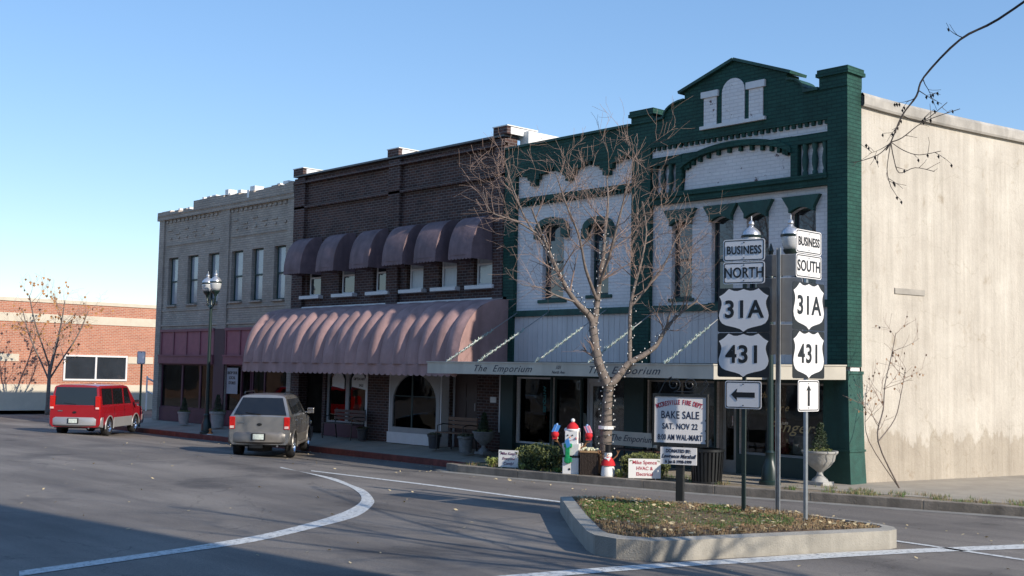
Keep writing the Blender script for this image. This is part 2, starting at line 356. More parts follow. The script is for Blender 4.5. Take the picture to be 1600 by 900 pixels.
def textmb(body, size, cx, cz, y=0, shear=0, sx=1, bold=0, spacing=1, ext=.002, rot=0):
    cu = bpy.data.curves.new('txt', 'FONT'); cu.body = body; cu.size = size; cu.shear = shear; cu.offset = bold; cu.space_character = spacing
    cu.align_x = 'CENTER'; cu.align_y = 'CENTER'; cu.extrude = ext; cu.resolution_u = 4
    o = link(bpy.data.objects.new('txt', cu)); dg = bpy.context.evaluated_depsgraph_get()
    me = bpy.data.meshes.new_from_object(o.evaluated_get(dg)); mb = MB()
    ca, sa = cos(rot), sin(rot)
    mb.add([(cx+(v.co.x*sx*ca-v.co.y*sa), y-v.co.z, cz+(v.co.x*sx*sa+v.co.y*ca)) for v in me.vertices], [tuple(p.vertices) for p in me.polygons])
    bpy.data.objects.remove(o); bpy.data.curves.remove(cu); bpy.data.meshes.remove(me)
    return mb
def lettering(parent, m, *a, label=None, name='lettering', **k): return part(name, textmb(*a, **k), m, parent, label=label)

# ---------------------------------------------------------------- ground, road, sidewalk, kerbs
gm = MB(); gm.add([(-1500,-1500,-.4),(1500,-1500,-.4),(1500,1500,-.4),(-1500,1500,-.4)], [(0,1,2,3)])
struct('ground', gm, mat('dry_lawn', (.24, .22, .14), .95, var=.3, vs=.2))
rd = MB(); nx, ny = 130, 90
xs = [-90+130*i/nx for i in range(nx+1)]; ys = [-60+61.0*(j/ny) for j in range(ny+1)]
rd.add([(x, y, ground_z(x, y)) for y in ys for x in xs], [(j*(nx+1)+i, j*(nx+1)+i+1, (j+1)*(nx+1)+i+1, (j+1)*(nx+1)+i) for j in range(ny) for i in range(nx)])
struct('road', rd, ASPH, smooth=True, angle=0)
cs = MB(); cs.box(-41, -29.6, .99, 60, -.1, -.02); struct('side_street', cs, ASPH)
walk_poly = [(-29.6,-3.0),(-7.25,-3.0),(-7.0,-3.6),(-6.5,-3.62),(-3.77,-3.15),(-1.04,-2.5),(2.37,-1.5),(6,-.4),(9,.6),(9,30),(-29.6,30)]
sw = MB(); sw.prismz([(-7.249,-2.2),(-1.5,-1.9),(2.5,-.9),(9,.9),(9,30),(-7.249,30)], -.05, .13)
def kerb_y(x): return -1.68 if x < -8.9 else -1.68-(x+8.9)/1.65*1.9
kx = [-29.6+22.351*i/60 for i in range(61)]
for i in range(60):
    for j in range(5):
        q = []
        for x, t in ((kx[i], j/5), (kx[i+1], j/5), (kx[i+1], (j+1)/5), (kx[i], (j+1)/5)):
            y = kerb_y(x)*(1-t)+2*t; q.append((x, y, walk_z(x, y)))
        sw.add(q, [(0,1,2,3)])
struct('sidewalk', sw, SIDEW)
jn = MB()
for i in range(14):
    x = -29+i*1.5; jn.add([(x,-1.66,walk_z(x,-1.66)+.003),(x+.014,-1.66,walk_z(x,-1.66)+.003),(x+.014,.0,.133),(x,.0,.133)], [(0,1,2,3)])
struct('sidewalk_joints', jn, mat('joint', (.12, .10, .09), .9))
def ribbon3(mb, pts, w0, h):
    P = [Vector((p[0], p[1])) for p in pts]; ins = []
    for i, p in enumerate(P):
        t = (P[min(i+1, len(P)-1)]-P[max(i-1, 0)]).normalized(); ins.append(p+Vector((-t.y, t.x))*w0)
    for i in range(len(P)-1):
        za, zb_ = pts[i][2], pts[i+1][2]; a, b, c, d = P[i], P[i+1], ins[i+1], ins[i]
        mb.add([(a.x,a.y,za-.06),(b.x,b.y,zb_-.06),(b.x,b.y,zb_+h),(a.x,a.y,za+h),(c.x,c.y,zb_+h),(d.x,d.y,za+h)], [(0,1,2,3),(3,2,4,5)])
def ribbon(mb, pts, w0, z0, z1):   # kerb along a polyline, w0 inward (left of direction)
    P = [Vector((p[0], p[1])) for p in pts]; ins = []
    for i, p in enumerate(P):
        t = (P[min(i+1, len(P)-1)]-P[max(i-1, 0)]).normalized(); n = Vector((-t.y, t.x)); ins.append(p+n*w0)
    for i in range(len(P)-1):
        mb.prismz([P[i], P[i+1], ins[i+1], ins[i]], z0, z1)
kb = MB(); ribbon3(kb, [(-29.9,2,.0),(-29.9,-1.0,-.1),(-29.45,-1.72,-.17),(-24,-1.75,-.17),(-16,-1.75,-.17),(-9.0,-1.75,-.17),(-8.5,-2.25,-.13),(-8.0,-2.85,-.08),(-7.28,-3.65,-.01)], .16, .15)
struct('kerb', kb, TERRA, bevel=.015)
k2 = MB(); KC = mat('weathered_kerb_concrete', (.25,.215,.175), .9, var=.3, vs=5, bump=.5, bs=40, stain=.35)
ribbon(k2, [(-7.28,-3.66),(-6.75,-3.78),(-5.2,-3.55),(-3.77,-3.32),(-2.4,-3.02),(-1.04,-2.68),(.6,-2.2),(2.37,-1.68),(6,-.55),(9,.4)], .17, -.05, .15)
struct('kerb', k2, KC, bevel=.015)
gt = MB()   # pale gutter pan seen below the kerb
for a, b in zip([(-7.28,-3.2),(-7.1,-3.8),(-5.2,-3.6),(-1.04,-2.73),(2.37,-1.73)], [(-7.1,-3.8),(-5.2,-3.6),(-1.04,-2.73),(2.37,-1.73),(9,.35)]):
    n = Vector((b[1]-a[1], a[0]-b[0])).normalized()*.3
    gt.add([(a[0],a[1],.004),(b[0],b[1],.004),(b[0]+n.x,b[1]+n.y,.004),(a[0]+n.x,a[1]+n.y,.004)], [(0,3,2,1)])
struct('gutter', gt, mat('gutter_concrete', (.24,.23,.21), .9, var=.2, vs=3))
bed = MB(); bed.prismz([(-7.2,-3.5),(-5.2,-3.4),(-3.77,-3.17),(-1.04,-2.53),(2.37,-1.53),(6,-.4),(6,.2),(2.5,-.9),(-1.5,-1.9),(-7.1,-2.2)], -.05, .12)
struct('planting_bed', bed, mat('bed_soil', (.24,.19,.13), .95, var=.35, vs=6, bump=.8))
def mark(name, up_, lo_):
    mb = MB(); n = len(up_)
    for i in range(n-1):
        q = []
        S = 4
        for k in range(S):
            a, b = k/S, (k+1)/S
            pts = []
            for (A, B, tt) in ((up_[i], up_[i+1], a), (lo_[i], lo_[i+1], a), (lo_[i], lo_[i+1], b), (up_[i], up_[i+1], b)):
                p = G(A[0]+(B[0]-A[0])*tt, A[1]+(B[1]-A[1])*tt); pts.append((p.x, p.y, p.z+.006))
            mb.add(pts, [(0,1,2,3)])
    return struct(name, mb, PAINT)
def smoothpts(P, k=4):
    out = []
    for i in range(len(P)-1):
        p0, p1, p2, p3 = P[max(i-1,0)], P[i], P[i+1], P[min(i+2,len(P)-1)]
        for j in range(k):
            t = j/k; out.append(tuple(.5*((2*p1[d])+(-p0[d]+p2[d])*t+(2*p0[d]-5*p1[d]+4*p2[d]-p3[d])*t*t+(-p0[d]+3*p1[d]-3*p2[d]+p3[d])*t**3) for d in (0, 1)))
    out.append(tuple(P[-1])); return out
mark('road_marking', smoothpts([(30,901),(156,882.6),(277,865),(397.5,847),(502,823),(558.6,807),(582.7,789),(582.7,778.8),(570.6,766.7),(550.5,758.6),(518,746.5),(438,731.5)]),
     smoothpts([(30,893),(156,875),(277,858),(397.5,838),(478,819),(530,803),(558.6,788.8),(564.6,776.7),(552.5,764.7),(530,754.6),(498,744.5),(438,729.8)]))
mark('road_marking', [(486,736.6),(675,759.8),(800,776.6),(880,786)], [(486,735.2),(675,757.8),(800,774.6),(880,784)])
mark('road_marking', smoothpts([(720,906),(820,897),(1001,883),(1162,873),(1283,865),(1444,857.5),(1600,851)]), smoothpts([(740,913),(860,902),(1041,887.5),(1202,878.5),(1320,871),(1444,864),(1600,858)]))
mark('road_marking', [(1380,842),(1444,851),(1600,874)], [(1380,844),(1444,853),(1600,876.5)])

# traffic island
isl = [(-.60,-6.95),(-.40,-6.48),(-.1,-6.2),(1.2,-5.7),(2.9,-5.62),(3.95,-5.72),(4.22,-5.85),(4.38,-6.05),(4.40,-6.25),(4.2,-6.9),(3.85,-7.94),(3.5,-9.0),(3.3,-9.42),(2.95,-9.6),(2.6,-9.58),(2.3,-9.4),(1.2,-8.5)]
cen = Vector((2.3,-7.3))
def inset(poly, w_):
    out = []; n = len(poly)
    for i in range(n):
        a, b, c = (Vector(poly[(i-1)%n]), Vector(poly[i]), Vector(poly[(i+1)%n]))
        t = (c-a).normalized(); nn = Vector((-t.y, t.x))
        if (cen-b).dot(nn) < 0: nn = -nn
        out.append(tuple(b+nn*w_))
    return out
inn = inset(isl, .17)
km = MB(); n = len(isl)
for i in range(n):
    j = (i+1) % n; a, b, c, d = isl[i], isl[j], inn[j], inn[i]
    o2 = [inset([p], 0)[0] if False else p for p in (a, b)]
    km.add([(a[0],a[1],-.02),(b[0],b[1],-.02),(b[0],b[1],.225),(a[0],a[1],.225),(d[0],d[1],.24),(c[0],c[1],.24),(d[0],d[1],.1),(c[0],c[1],.1)], [(0,3,2,1),(3,4,5,2),(4,6,7,5)])
struct('traffic_island_kerb', km, CONC)
random.seed(3)
def isoil(x, y):
    return .225+.03*sin(x*2.1)*cos(y*1.7)
sm = MB(); ctr = (2.2,-7.2); rings = 8
vv = [(ctr[0], ctr[1], isoil(*ctr)+.03)]
for k in range(1, rings+1):
    for p in inn:
        t = k/rings; x = ctr[0]+(p[0]-ctr[0])*t; y = ctr[1]+(p[1]-ctr[1])*t
        vv.append((x, y, (isoil(x, y)+.03*(1-t)) if k < rings else .215))
ff = [(0, 1+i, 1+(i+1)%n) for i in range(n)]
for k in range(rings-1):
    for i in range(n): a = 1+k*n; ff.append((a+i, a+n+i, a+n+(i+1)%n, a+(i+1)%n))
sm.add(vv, ff); struct('traffic_island_soil', sm, SOIL, smooth=True, angle=0)
def inside(x, y, poly):
    c = False; n = len(poly)
    for i in range(n):
        (x1, y1), (x2, y2) = poly[i], poly[(i+1)%n]
        if (y1 > y) != (y2 > y) and x < (x2-x1)*(y-y1)/(y2-y1)+x1: c = not c
    return c
def patch(x, y): return sin(x*1.7+.5)*cos(y*1.3+1)+.5*sin(x*4+y*3)+.25*sin(9*x-7*y)
def blades(mb, x, y, z, h, n=5, sp=.04):
    for k in range(n):
        a = random.random()*2*pi; r = random.random()*sp; bx, by = x+cos(a)*r, y+sin(a)*r; hh = h*random.uniform(.5, 1.2)
        b = random.random()*2*pi; ww = .0045; lx, ly = cos(b)*hh*random.uniform(.1, .6), sin(b)*hh*random.uniform(.1, .6); q = b+pi/2
        mb.add([(bx-cos(q)*ww, by-sin(q)*ww, z), (bx+cos(q)*ww, by+sin(q)*ww, z), (bx+lx, by+ly, z+hh)], [(0,1,2)])
def flake(mb, x, y, z, s):
    a = random.random()*6.28; t = random.uniform(-.7, .7); u = Vector((cos(a), sin(a), random.uniform(-.4,.4)))*s; v = Vector((-sin(a)*cos(t), cos(a)*cos(t), sin(t)))*s*.6; c = Vector((x, y, z+abs(v.z)+.006))
    mb.add([c-u, c-v*.8, c+u*.9, c+v], [(0,1,2,3)])
gr, dr, l1, l2 = MB(), MB(), MB(), MB(); small = inset(isl, .2)
cnt = 0
while cnt < 9000:
    x, y = random.uniform(-.7, 4.6), random.uniform(-9.6, -5.5)
    if not inside(x, y, small): continue
    cnt += 1; z = isoil(x, y)-.0; g = 1.3-((x-1.9)/1.5)**2-((y+7.3)/1.25)**2+.55*patch(x*1.5, y*1.5)
    if g > .45 and random.random() < .85: blades(gr, x, y, z, .045, 4)
    elif random.random() < .55: blades(dr, x, y, z, random.choice((.04, .06)), 4)
    if random.random() < .5: flake(l1, x, y, z+random.uniform(0,.02), random.uniform(.012, .03))
    if random.random() < .035: flake(l2, x, y, z+.03, random.uniform(.02, .045))
tag(part('grass', gr, GRASS), 'low green grass patch growing in the middle of the kerbed traffic island', 'grass', kind='stuff')
tag(part('dry_grass', dr, DRYG), 'dry straw coloured grass over the kerbed traffic island', 'dry grass', kind='stuff')
tag(part('leaf_litter', l1, LITTER), 'small brown dead leaves scattered on the traffic island', 'leaf litter', kind='stuff')
tag(part('pale_leaf_litter', l2, LITTER2), 'pale curled leaves scattered on the traffic island', 'leaf litter', kind='stuff')
lf = MB()
for i in range(420):
    x = random.uniform(-22, 9); y = random.uniform(-2.5, -1.8) if random.random() < .55 else random.uniform(-13,-3)
    if x > -9 and y > -4.0: y -= 2
    if inside(x, y, isl): continue
    flake(lf, x, y, ground_z(x, y), random.uniform(.015, .04))
tag(part('fallen_leaves', lf, LITTER2), 'fallen leaves and chips scattered over the road and along the kerb', 'leaf litter', kind='stuff')
bg_, bd_ = MB(), MB()
for i in range(2600):
    x = random.uniform(-7, 5.5); yk = -3.55+(x+6.8)*.205+.03; y = random.uniform(yk+.08, yk+1.1)
    if -2.2 < x < -1.2 and y > yk+.5: continue
    if patch(x*2.2, y*2) > -.1 and (x > -.2 or x < -1.2): blades(bg_ if random.random() < .5 else bd_, x, y, .12, .08, 5, .05)
tag(part('bed_grass', bg_, GRASS), 'tufts of green grass in the strip behind the concrete kerb', 'grass', kind='stuff')
tag(part('bed_dry_grass', bd_, DRYG), 'dead straw grass in the strip behind the concrete kerb', 'dry grass', kind='stuff')

# ---------------------------------------------------------------- building helpers
def window(root, x0, x1, z0, z1, y, fm, pm, fw=.06, rail=True, mull=0, sill=None, sillm=None, upper=None, label=None, name='window'):
    mb = MB(); d = .05
    mb.box(x0, x0+fw, y, y+d, z0, z1); mb.box(x1-fw, x1, y, y+d, z0, z1); mb.box(x0+fw, x1-fw, y, y+d, z0, z0+fw); mb.box(x0+fw, x1-fw, y, y+d, z1-fw, z1)
    zm = (z0+z1)/2
    if rail: mb.box(x0+fw, x1-fw, y-.01, y+d-.01, zm-.025, zm+.025)
    for k in range(mull):
        xm = x0+(x1-x0)*(k+1)/(mull+1); mb.box(xm-.02, xm+.02, y+.002, y+d-.004, z0+fw, z1-fw)
    o = part(name, mb, fm, root, label=label)
    pb = MB()
    if rail: pb.box(x0+fw, x1-fw, y+.03, y+.036, z0+fw, zm-.025)
    else: pb.box(x0+fw, x1-fw, y+.03, y+.036, z0+fw, z1-fw)
    part('pane', pb, pm, o)
    if rail:
        q = MB(); q.box(x0+fw, x1-fw, y+.02, y+.026, zm+.025, z1-fw); part('pane', q, upper or pm, o)
    if sill:
        s_ = MB(); s_.box(x0-sill[0], x1+sill[0], y-sill[1], y+.03, z0-sill[2], z0-.002); part('sill', s_, sillm or fm, o, bevel=.008)
    return o
def shopwindow(root, x0, x1, z0, z1, y, fm, fw=.05, mull=0, bays=None, label=None):
    mb = MB()
    mb.box(x0, x0+fw, y, y+.07, z0, z1); mb.box(x1-fw, x1, y, y+.07, z0, z1); mb.box(x0+fw, x1-fw, y, y+.07, z0, z0+fw); mb.box(x0+fw, x1-fw, y, y+.07, z1-fw, z1)
    for k in range(mull): xm = x0+(x1-x0)*(k+1)/(mull+1); mb.box(xm-.022, xm+.022, y+.002, y+.066, z0+fw, z1-fw)
    o = part('shop_window', mb, fm, root, label=label)
    p = MB(); p.box(x0+fw, x1-fw, y+.03, y+.036, z0+fw, z1-fw); part('pane', p, SHOPG, o)
    return o
def room(root, x0, x1, y0, y1, z0, z1, m=None):
    mb = MB(); mb.add([(x0,y0,z0),(x1,y0,z0),(x1,y1,z0),(x0,y1,z0),(x0,y0,z1),(x1,y0,z1),(x1,y1,z1),(x0,y1,z1)], [(0,1,2,3),(4,7,6,5),(1,5,6,2),(2,6,7,3),(3,7,4,0)])
    return part('interior', mb, m or INT, root)
def door(root, x0, x1, z0, z1, y, fm, m, glass=None, label=None, pan=True):
    f = MB(); fw = .07; f.box(x0, x0+fw, y-.02, y+.06, z0, z1); f.box(x1-fw, x1, y-.02, y+.06, z0, z1); f.box(x0+fw, x1-fw, y-.02, y+.06, z1-fw, z1)
    part('door_frame', f, fm, root)
    d = MB(); 
    if glass:
        d.box(x0+fw, x0+fw+.09, y, y+.04, z0, z1-fw); d.box(x1-fw-.09, x1-fw, y, y+.04, z0, z1-fw); d.box(x0+fw+.09, x1-fw-.09, y, y+.04, z0, z0+.25); d.box(x0+fw+.09, x1-fw-.09, y, y+.04, z1-fw-.1, z1-fw)
    else:
        d.box(x0+fw, x1-fw, y, y+.04, z0, z1-fw)
        for i in range(2):
            xa = x0+fw+.06+i*(x1-x0-2*fw-.03)/2; xb = xa+(x1-x0-2*fw-.15)/2
            for a, b in ((.15,.6),(.7,1.2),(1.28,1.62)):
                if z0+b < z1-fw: d.box(xa, xb, y-.012, y+.001, z0+a, z0+b)
    o = part('door', d, m, root, label=label)
    if glass: g = MB(); g.box(x0+fw+.09, x1-fw-.09, y+.015, y+.02, z0+.25, z1-fw-.1); part('pane', g, SHOPG, o)
    h = MB(); h.tube([(x1-fw-.08,y-.05,z0+.95),(x1-fw-.08,y-.05,z0+1.15)], .012, 6); h.tube([(x1-fw-.08,y-.05,z0+1.05),(x1-fw-.08,y+.01,z0+1.05)], .01, 6); part('handle', h, CHROME, o)
    return o

# ================================================================ EMPORIUM (green and white) BUILDING
E_ = thing('shop_building', 'corner shop building of white brick with dark green pilasters and curved pediment', 'building', (-4.8, 0, .1))
y0 = .08
winR = [(-4.36,-3.80,3.72,5.38),(-3.29,-2.73,3.6,5.38),(-2.40,-1.86,3.62,5.38),(-1.33,-.77,3.62,5.40)]
winL = [(-8.36,-7.64,3.82,5.62),(-6.77,-6.20,3.88,5.52)]
store = [(-9.18,-7.98,.38,1.97),(-7.93,-5.58,.13,1.97),(-5.0,-3.16,.42,1.97),(-3.12,-2.6,.13,1.97),(-2.55,-.52,.53,1.97)]
mb = MB(); mb.wall(-9.62, -.02, .13, 7.2, y0, y0+.32, winR+winL+store)
part('front_wall', mb, W_BR, E_)
# green ground floor facing
mb = MB(); mb.wall(-9.62, -.5, .13, 2.3, y0-.04, y0-.002, store); part('storefront_facing', mb, G_DK, E_)
# body, roof and side wall
mb = MB(); mb.prismz([(-9.3,.42),(-.03,.42),(-.03,.52),(2.3,14),(-9.3,14)], 6.6, 6.75); part('roof', mb, mat('roof_tar',(.06,.06,.06),.9), E_)
a10 = R(10); dx, dy = sin(a10), cos(a10)
mb = MB(); S = 22
NX = 40
for k in range(NX):
    s0, s1 = S*k/NX, S*(k+1)/NX
    def zt(s): return 7.52-.10*(1-math.exp(-s/1.5))
    P0 = (-.01+s0*dx, .44+s0*dy); P1 = (-.01+s1*dx, .44+s1*dy); Q1 = (P1[0]-.3*dy, P1[1]+.3*dx); Q0 = (P0[0]-.3*dy, P0[1]+.3*dx)
    mb.add([(*P0,0),(*P1,0),(*P1,zt(s1)),(*P0,zt(s0)),(*Q0,zt(s0)),(*Q1,zt(s1)),(*Q0,6),(*Q1,6)], [(0,1,2,3),(3,2,5,4),(4,5,7,6)])
part('side_wall', mb, STUC, E_)
mb = MB(); s0 = 0
pr = [(-.06,7.30+.02),(.07,7.30),(.09,7.34),(.09,7.50),(.05,7.56),(-.35,7.56),(-.35,7.42),(-.06,7.42)]
for k in range(NX):
    s0, s1 = S*k/NX, S*(k+1)/NX
    ring = []
    for s_ in (s0, s1):
        bx, by = -.01+s_*dx, .44+s_*dy; dz = -.10*(1-math.exp(-s_/1.5))
        ring += [(bx+q[0]*dy, by-q[0]*dx, q[1]+dz) for q in pr]
    m_ = len(pr); mb.add(ring, [(i, i+m_, (i+1)%m_+m_, (i+1)%m_) for i in range(m_)])
part('coping', mb, mat('weathered_coping', (.42,.39,.35), .9, var=.25, vs=2, stain=.3), E_)
mb = MB(); mb.obox((.24, 1.80, 3.80), (dx*.44, dy*.44, 0), (.012*dy, -.012*dx, 0), (0,0,.055))
# ledge on the side wall
part('wall_ledge', mb, mat('wall_panel',(.36,.33,.29),.9,var=.2), E_)
mb = MB()
mb.box(-.0005, .012, .25, .435, .14, 4.86); part('white_return', mb, WHITE2, E_) if False else None
# pilasters
mb = MB(); mb.box(-9.64, -9.25, -.04, y0+.3, 2.3, 7.3); part('pilaster', mb, G_BR, E_)
mb = MB(); mb.box(-5.43, -4.89, -.04, y0-.003, 2.3, 7.4); part('pilaster', mb, G_BR, E_)
mb = MB(); mb.box(-.43, .006, -.06, .435, 2.3, 7.9); part('pilaster', mb, G_BR, E_)
for x in (-9.62, -5.56):
    mb = MB(); mb.box(x, x+.44 if x < -9 else x+.56, -.05, y0-.003, .13, 2.3); part('pilaster_base', mb, G_DK, E_)
mb = MB(); mb.add([(-.52,-.10,.13),(.10,-.10,.13),(.10,.44,.13),(-.52,.44,.13),(-.52,-.08,.75),(.06,-.08,.75),(.06,.44,.75),(-.52,.44,.75),(-.5,-.07,2.2),(.02,-.07,2.2),(.02,.44,2.2),(-.5,.44,2.2)],
                 [(0,1,5,4),(1,2,6,5),(3,0,4,7),(4,5,9,8),(5,6,10,9),(7,4,8,11),(8,9,10,11)])
mb.box(-.53, .085, -.11, .45, .72, .76); mb.box(-.52, .04, -.09, .45, 2.16, 2.22)
part('pilaster_base', mb, G_PT, E_)
# green parapet with curved pediment
prf = [(-9.62,6.97),(-9.62,7.62),(-5.43,7.63),(-4.74,7.64),(-4.52,7.66),(-4.44,7.76),(-4.34,7.85),(-4.2,7.91),(-4.05,7.94),(-3.94,7.95),(-3.94,8.13),(-2.63,8.56),(-1.36,8.09),(-1.36,7.95),(-1.25,7.94),(-1.12,7.88),(-1.02,7.77),(-.97,7.66),(-.6,7.66),(0,7.66),(0,7.04),(-4.88,7.04),(-4.88,6.97)]
nich = [(-3.42,-3.06,7.33,7.95),(-2.93,-2.36,7.33,8.0),(-2.27,-1.89,7.33,7.98)]
mb = MB(); mb.prism(prf[:1]+[(-9.62,7.62),(-5.0,7.63),(-5.0,6.97)], -.05, .38)
mb.prism([(-5.0,7.04),(-5.0,7.63)]+prf[3:20]+[(0,7.04)], -.051, .38); part('parapet', mb, G_BR, E_)
mb = MB()   # coping trim following the outline
cop = [(-9.62,7.62),(-5.45,7.63)]; 
def strip(mb, a, b, y0_, y1_, t):
    d_ = Vector((b[0]-a[0], b[1]-a[1])); n_ = Vector((-d_.y, d_.x)).normalized()*t
    mb.prism([a, b, (b[0]+n_.x, b[1]+n_.y), (a[0]+n_.x, a[1]+n_.y)], y0_, y1_)
strip(mb, (-9.62,7.585),(-5.45,7.6), -.11, .43, .055); strip(mb, (-4.74,7.61),(-4.5,7.63), -.11, .43, .05); strip(mb, (-.96,7.63),(-.62,7.63), -.11, .43, .055)
strip(mb, (-4.06,8.10),(-2.63,8.57), -.13, .45, .06); strip(mb, (-2.63,8.57),(-1.24,8.06), -.129, .449, .06)
arc1 = [(-4.50+.56*(1-cos(t*pi/2/6)), 7.64+.31*sin(t*pi/2/6)) for t in range(7)]
for i in range(6): strip(mb, arc1[i], arc1[i+1], -.1, .42, .04)
arc2 = [(-1.36+.4*sin(t*pi/2/6), 7.64+.31*cos(t*pi/2/6)) for t in range(7)]
for i in range(6): strip(mb, arc2[i], arc2[i+1], -.1, .42, .04)
part('coping_trim', mb, G_PT, E_)
for x0_, x1_ in ((-5.43,-4.8),(-.6,.012)):
    mb = MB(); zt_ = 7.88 if x0_ < -1 else 8.32-.36
    mb.box(x0_, x1_, -.08, .44, 7.62, zt_-.1); mb.box(x0_-.05, x1_+.05, -.13, .49, zt_-.1, zt_-.03); mb.box(x0_-.03, x1_+.03, -.11, .47, zt_-.03, zt_+.04); part('parapet_pier', mb, G_BR, E_)
# niches (white blind windows)
ar = [(-2.93,7.30)]+[(-2.645-.285*cos(t*pi/12), 7.93+.28*sin(t*pi/12)) for t in range(13)]+[(-2.36,7.30)]
mb = MB(); mb.box(-3.40,-3.07,-.075,-.052,7.30,7.92); part('blind_niche', mb, W_PEEL, E_)
mb = MB(); mb.prism(ar, -.075, -.052); part('blind_niche', mb, W_PEEL, E_)
mb = MB(); mb.box(-2.25,-1.91,-.075,-.052,7.30,7.92); part('blind_niche', mb, W_PEEL, E_)
mb = MB(); mb.box(-3.46,-3.02,-.11,-.05,7.90,8.03); mb.box(-2.31,-1.85,-.11,-.05,7.91,8.05); mb.box(-3.48,-1.84,-.12,-.05,7.23,7.30); part('niche_trim', mb, WHITE, E_)
# right bay bands
mb = MB(); mb.box(-4.88,-.43,.02,y0-.003,6.80,7.04); part('frieze_panel', mb, W_PEEL, E_)
mb = MB()
for k in range(30):
    x = -4.86+k*.15
    if x+.07 < -.43: mb.box(x, x+.075, -.03, y0-.004, 6.96, 7.045)
part('dentils', mb, G_BR, E_)
mb = MB()
# green field around lunette: arch band
def arcz(x, off=0):   # circular arch through (-4.02,6.42) peak 6.92
    t = (x+2.63)/1.40; return 6.40+off+.50*sqrt(max(0, 1-(t*.93)**2))
N_ = 28; X = [-4.02+2.78*i/N_ for i in range(N_+1)]
poly = [(x, arcz(x)) for x in X]+[(x, max(arcz(x)-.13-.0, 6.05)) for x in reversed(X)]
for i in range(N_): mb.prism([(X[i], arcz(X[i])-.12), (X[i+1], arcz(X[i+1])-.12), (X[i+1], arcz(X[i+1])), (X[i], arcz(X[i]))], -.1, y0-.003)
mb.box(-4.88, -4.02, -.05, y0-.003, 6.62, 6.80); mb.box(-1.24, -.43, -.05, y0-.003, 6.62, 6.80)
mb.box(-4.16, -4.0, -.06, y0-.003, 6.0, 6.62); mb.box(-1.26, -1.1, -.06, y0-.003, 6.0, 6.62)
part('arch_band', mb, G_BR, E_)
mb = MB()
for i in range(N_): 
    zl = 6.80
    if arcz((X[i]+X[i+1])/2) < 6.8: mb.prism([(X[i], arcz(X[i])), (X[i+1], arcz(X[i+1])), (X[i+1], 6.81), (X[i], 6.81)], -.04, y0-.004)
part('spandrel', mb, G_BR, E_)
mb = MB()
for i in range(14):
    th = pi*(i+.5)/14; x = -2.63-1.30*cos(th)*.98; z = arcz(x)-.12
    mb.box(x-.035, x+.035, -.05, y0-.004, z-.10, z+.02)
part('arch_dentils', mb, G_BR, E_)
mb = MB(); mb.box(-4.0,-1.26,.03,y0-.003,6.02,6.78); 
mb2 = MB(); Pq = [(-4.0,6.0)]+[(x, arcz(x)-.06) for x in X if -4.0 <= x <= -1.26]+[(-1.26,6.0)]; mb2.prism(Pq, .03, y0-.003); part('lunette_panel', mb2, W_PEEL, E_)
mb = MB()
for xs_ in ((-4.82,-4.60,-4.38,), (-1.0,-.78,-.55)):
    for x in xs_: mb = MB(); mb.lathe([(.05,0),(.055,.06),(.035,.1),(.06,.22),(.065,.32),(.04,.48),(.06,.55),(.06,.62)], 10, (x+.03, .02, 6.0)); part('baluster', mb, G_PT, E_, smooth=True)
mb = MB(); mb.box(-4.88,-.43,-.09,y0-.003,5.90,6.0); mb.box(-4.88,-.43,-.05,y0-.004,5.77,5.90); part('belt_course', mb, G_BR, E_)
# left bay: corbelled green frieze
mb = MB()
for x in (-8.62, -7.42, -6.22, ):
    mb.box(x-.42, x+.42, -.04, y0-.003, 6.86, 6.98); mb.box(x-.20, x+.20, -.042, y0-.003, 6.74, 6.86); mb.box(x-.1, x+.1, -.044, y0-.003, 6.60, 6.74)
for k in range(24):
    x = -9.2+k*.16
    if x < -5.5: mb.box(x, x+.08, -.03, y0-.004, 6.90, 6.975)
part('corbel_frieze', mb, G_BR, E_)
mb = MB(); mb.box(-9.25,-5.43,-.03,y0-.003,6.22,6.33)
for k in range(34):
    x = -9.22+k*.112
    if x+.06 < -5.43: mb.box(x, x+.058, -.02, y0-.004, 6.13, 6.221)
part('dentil_course', mb, G_BR, E_)
mb = MB(); mb.box(-9.25,-5.43,-.035,y0-.003,3.43,3.57); mb.box(-4.89,-.43,-.035,y0-.003,3.43,3.57); part('belt_course', mb, G_PT, E_)
mb = MB()
for a, b in ((-9.25,-5.43),(-4.89,-.43)):
    k = 0; x = a
    while x < b-.02:
        mb.box(x, min(x+.15, b), .03, y0-.002, 2.3, 3.43); 
        if x+.165 < b: mb.box(x+.15, x+.165, .038, y0-.002, 2.3, 3.43)
        x += .165
part('vertical_siding', mb, SIDING, E_)
mb = MB(); mb.box(-9.25,-.43,-.03,.06,2.27,2.34); part('siding_sill', mb, G_DK, E_)
for i, (a, b, c, d) in enumerate(winR):
    window(E_, a, b, c, d+.0, y0+.12, G_DK, GLASS, .045, upper=GLASS, sill=(.06,.16,.07), sillm=G_PT)
    q = MB(); e = .10
    arcp = [(b-(b-a)*t/8, d-.10+.10*sin(pi*t/8)) for t in range(9)]
    q.prism([(a-.16,5.62),(a-.0,5.40-.02)]+arcp[::-1]+[(b,5.38),(b+.14,5.62)], -.03, y0-.003)
    part('lintel', q, G_PT, E_)
    if True:
        q = MB()
        for t in range(8):
            A, B = arcp[t], arcp[t+1]; q.prism([A, B, (B[0], d+.01), (A[0], d+.01)], y0+.04, y0+.12)
        part('arch_infill', q, W_BR, E_)
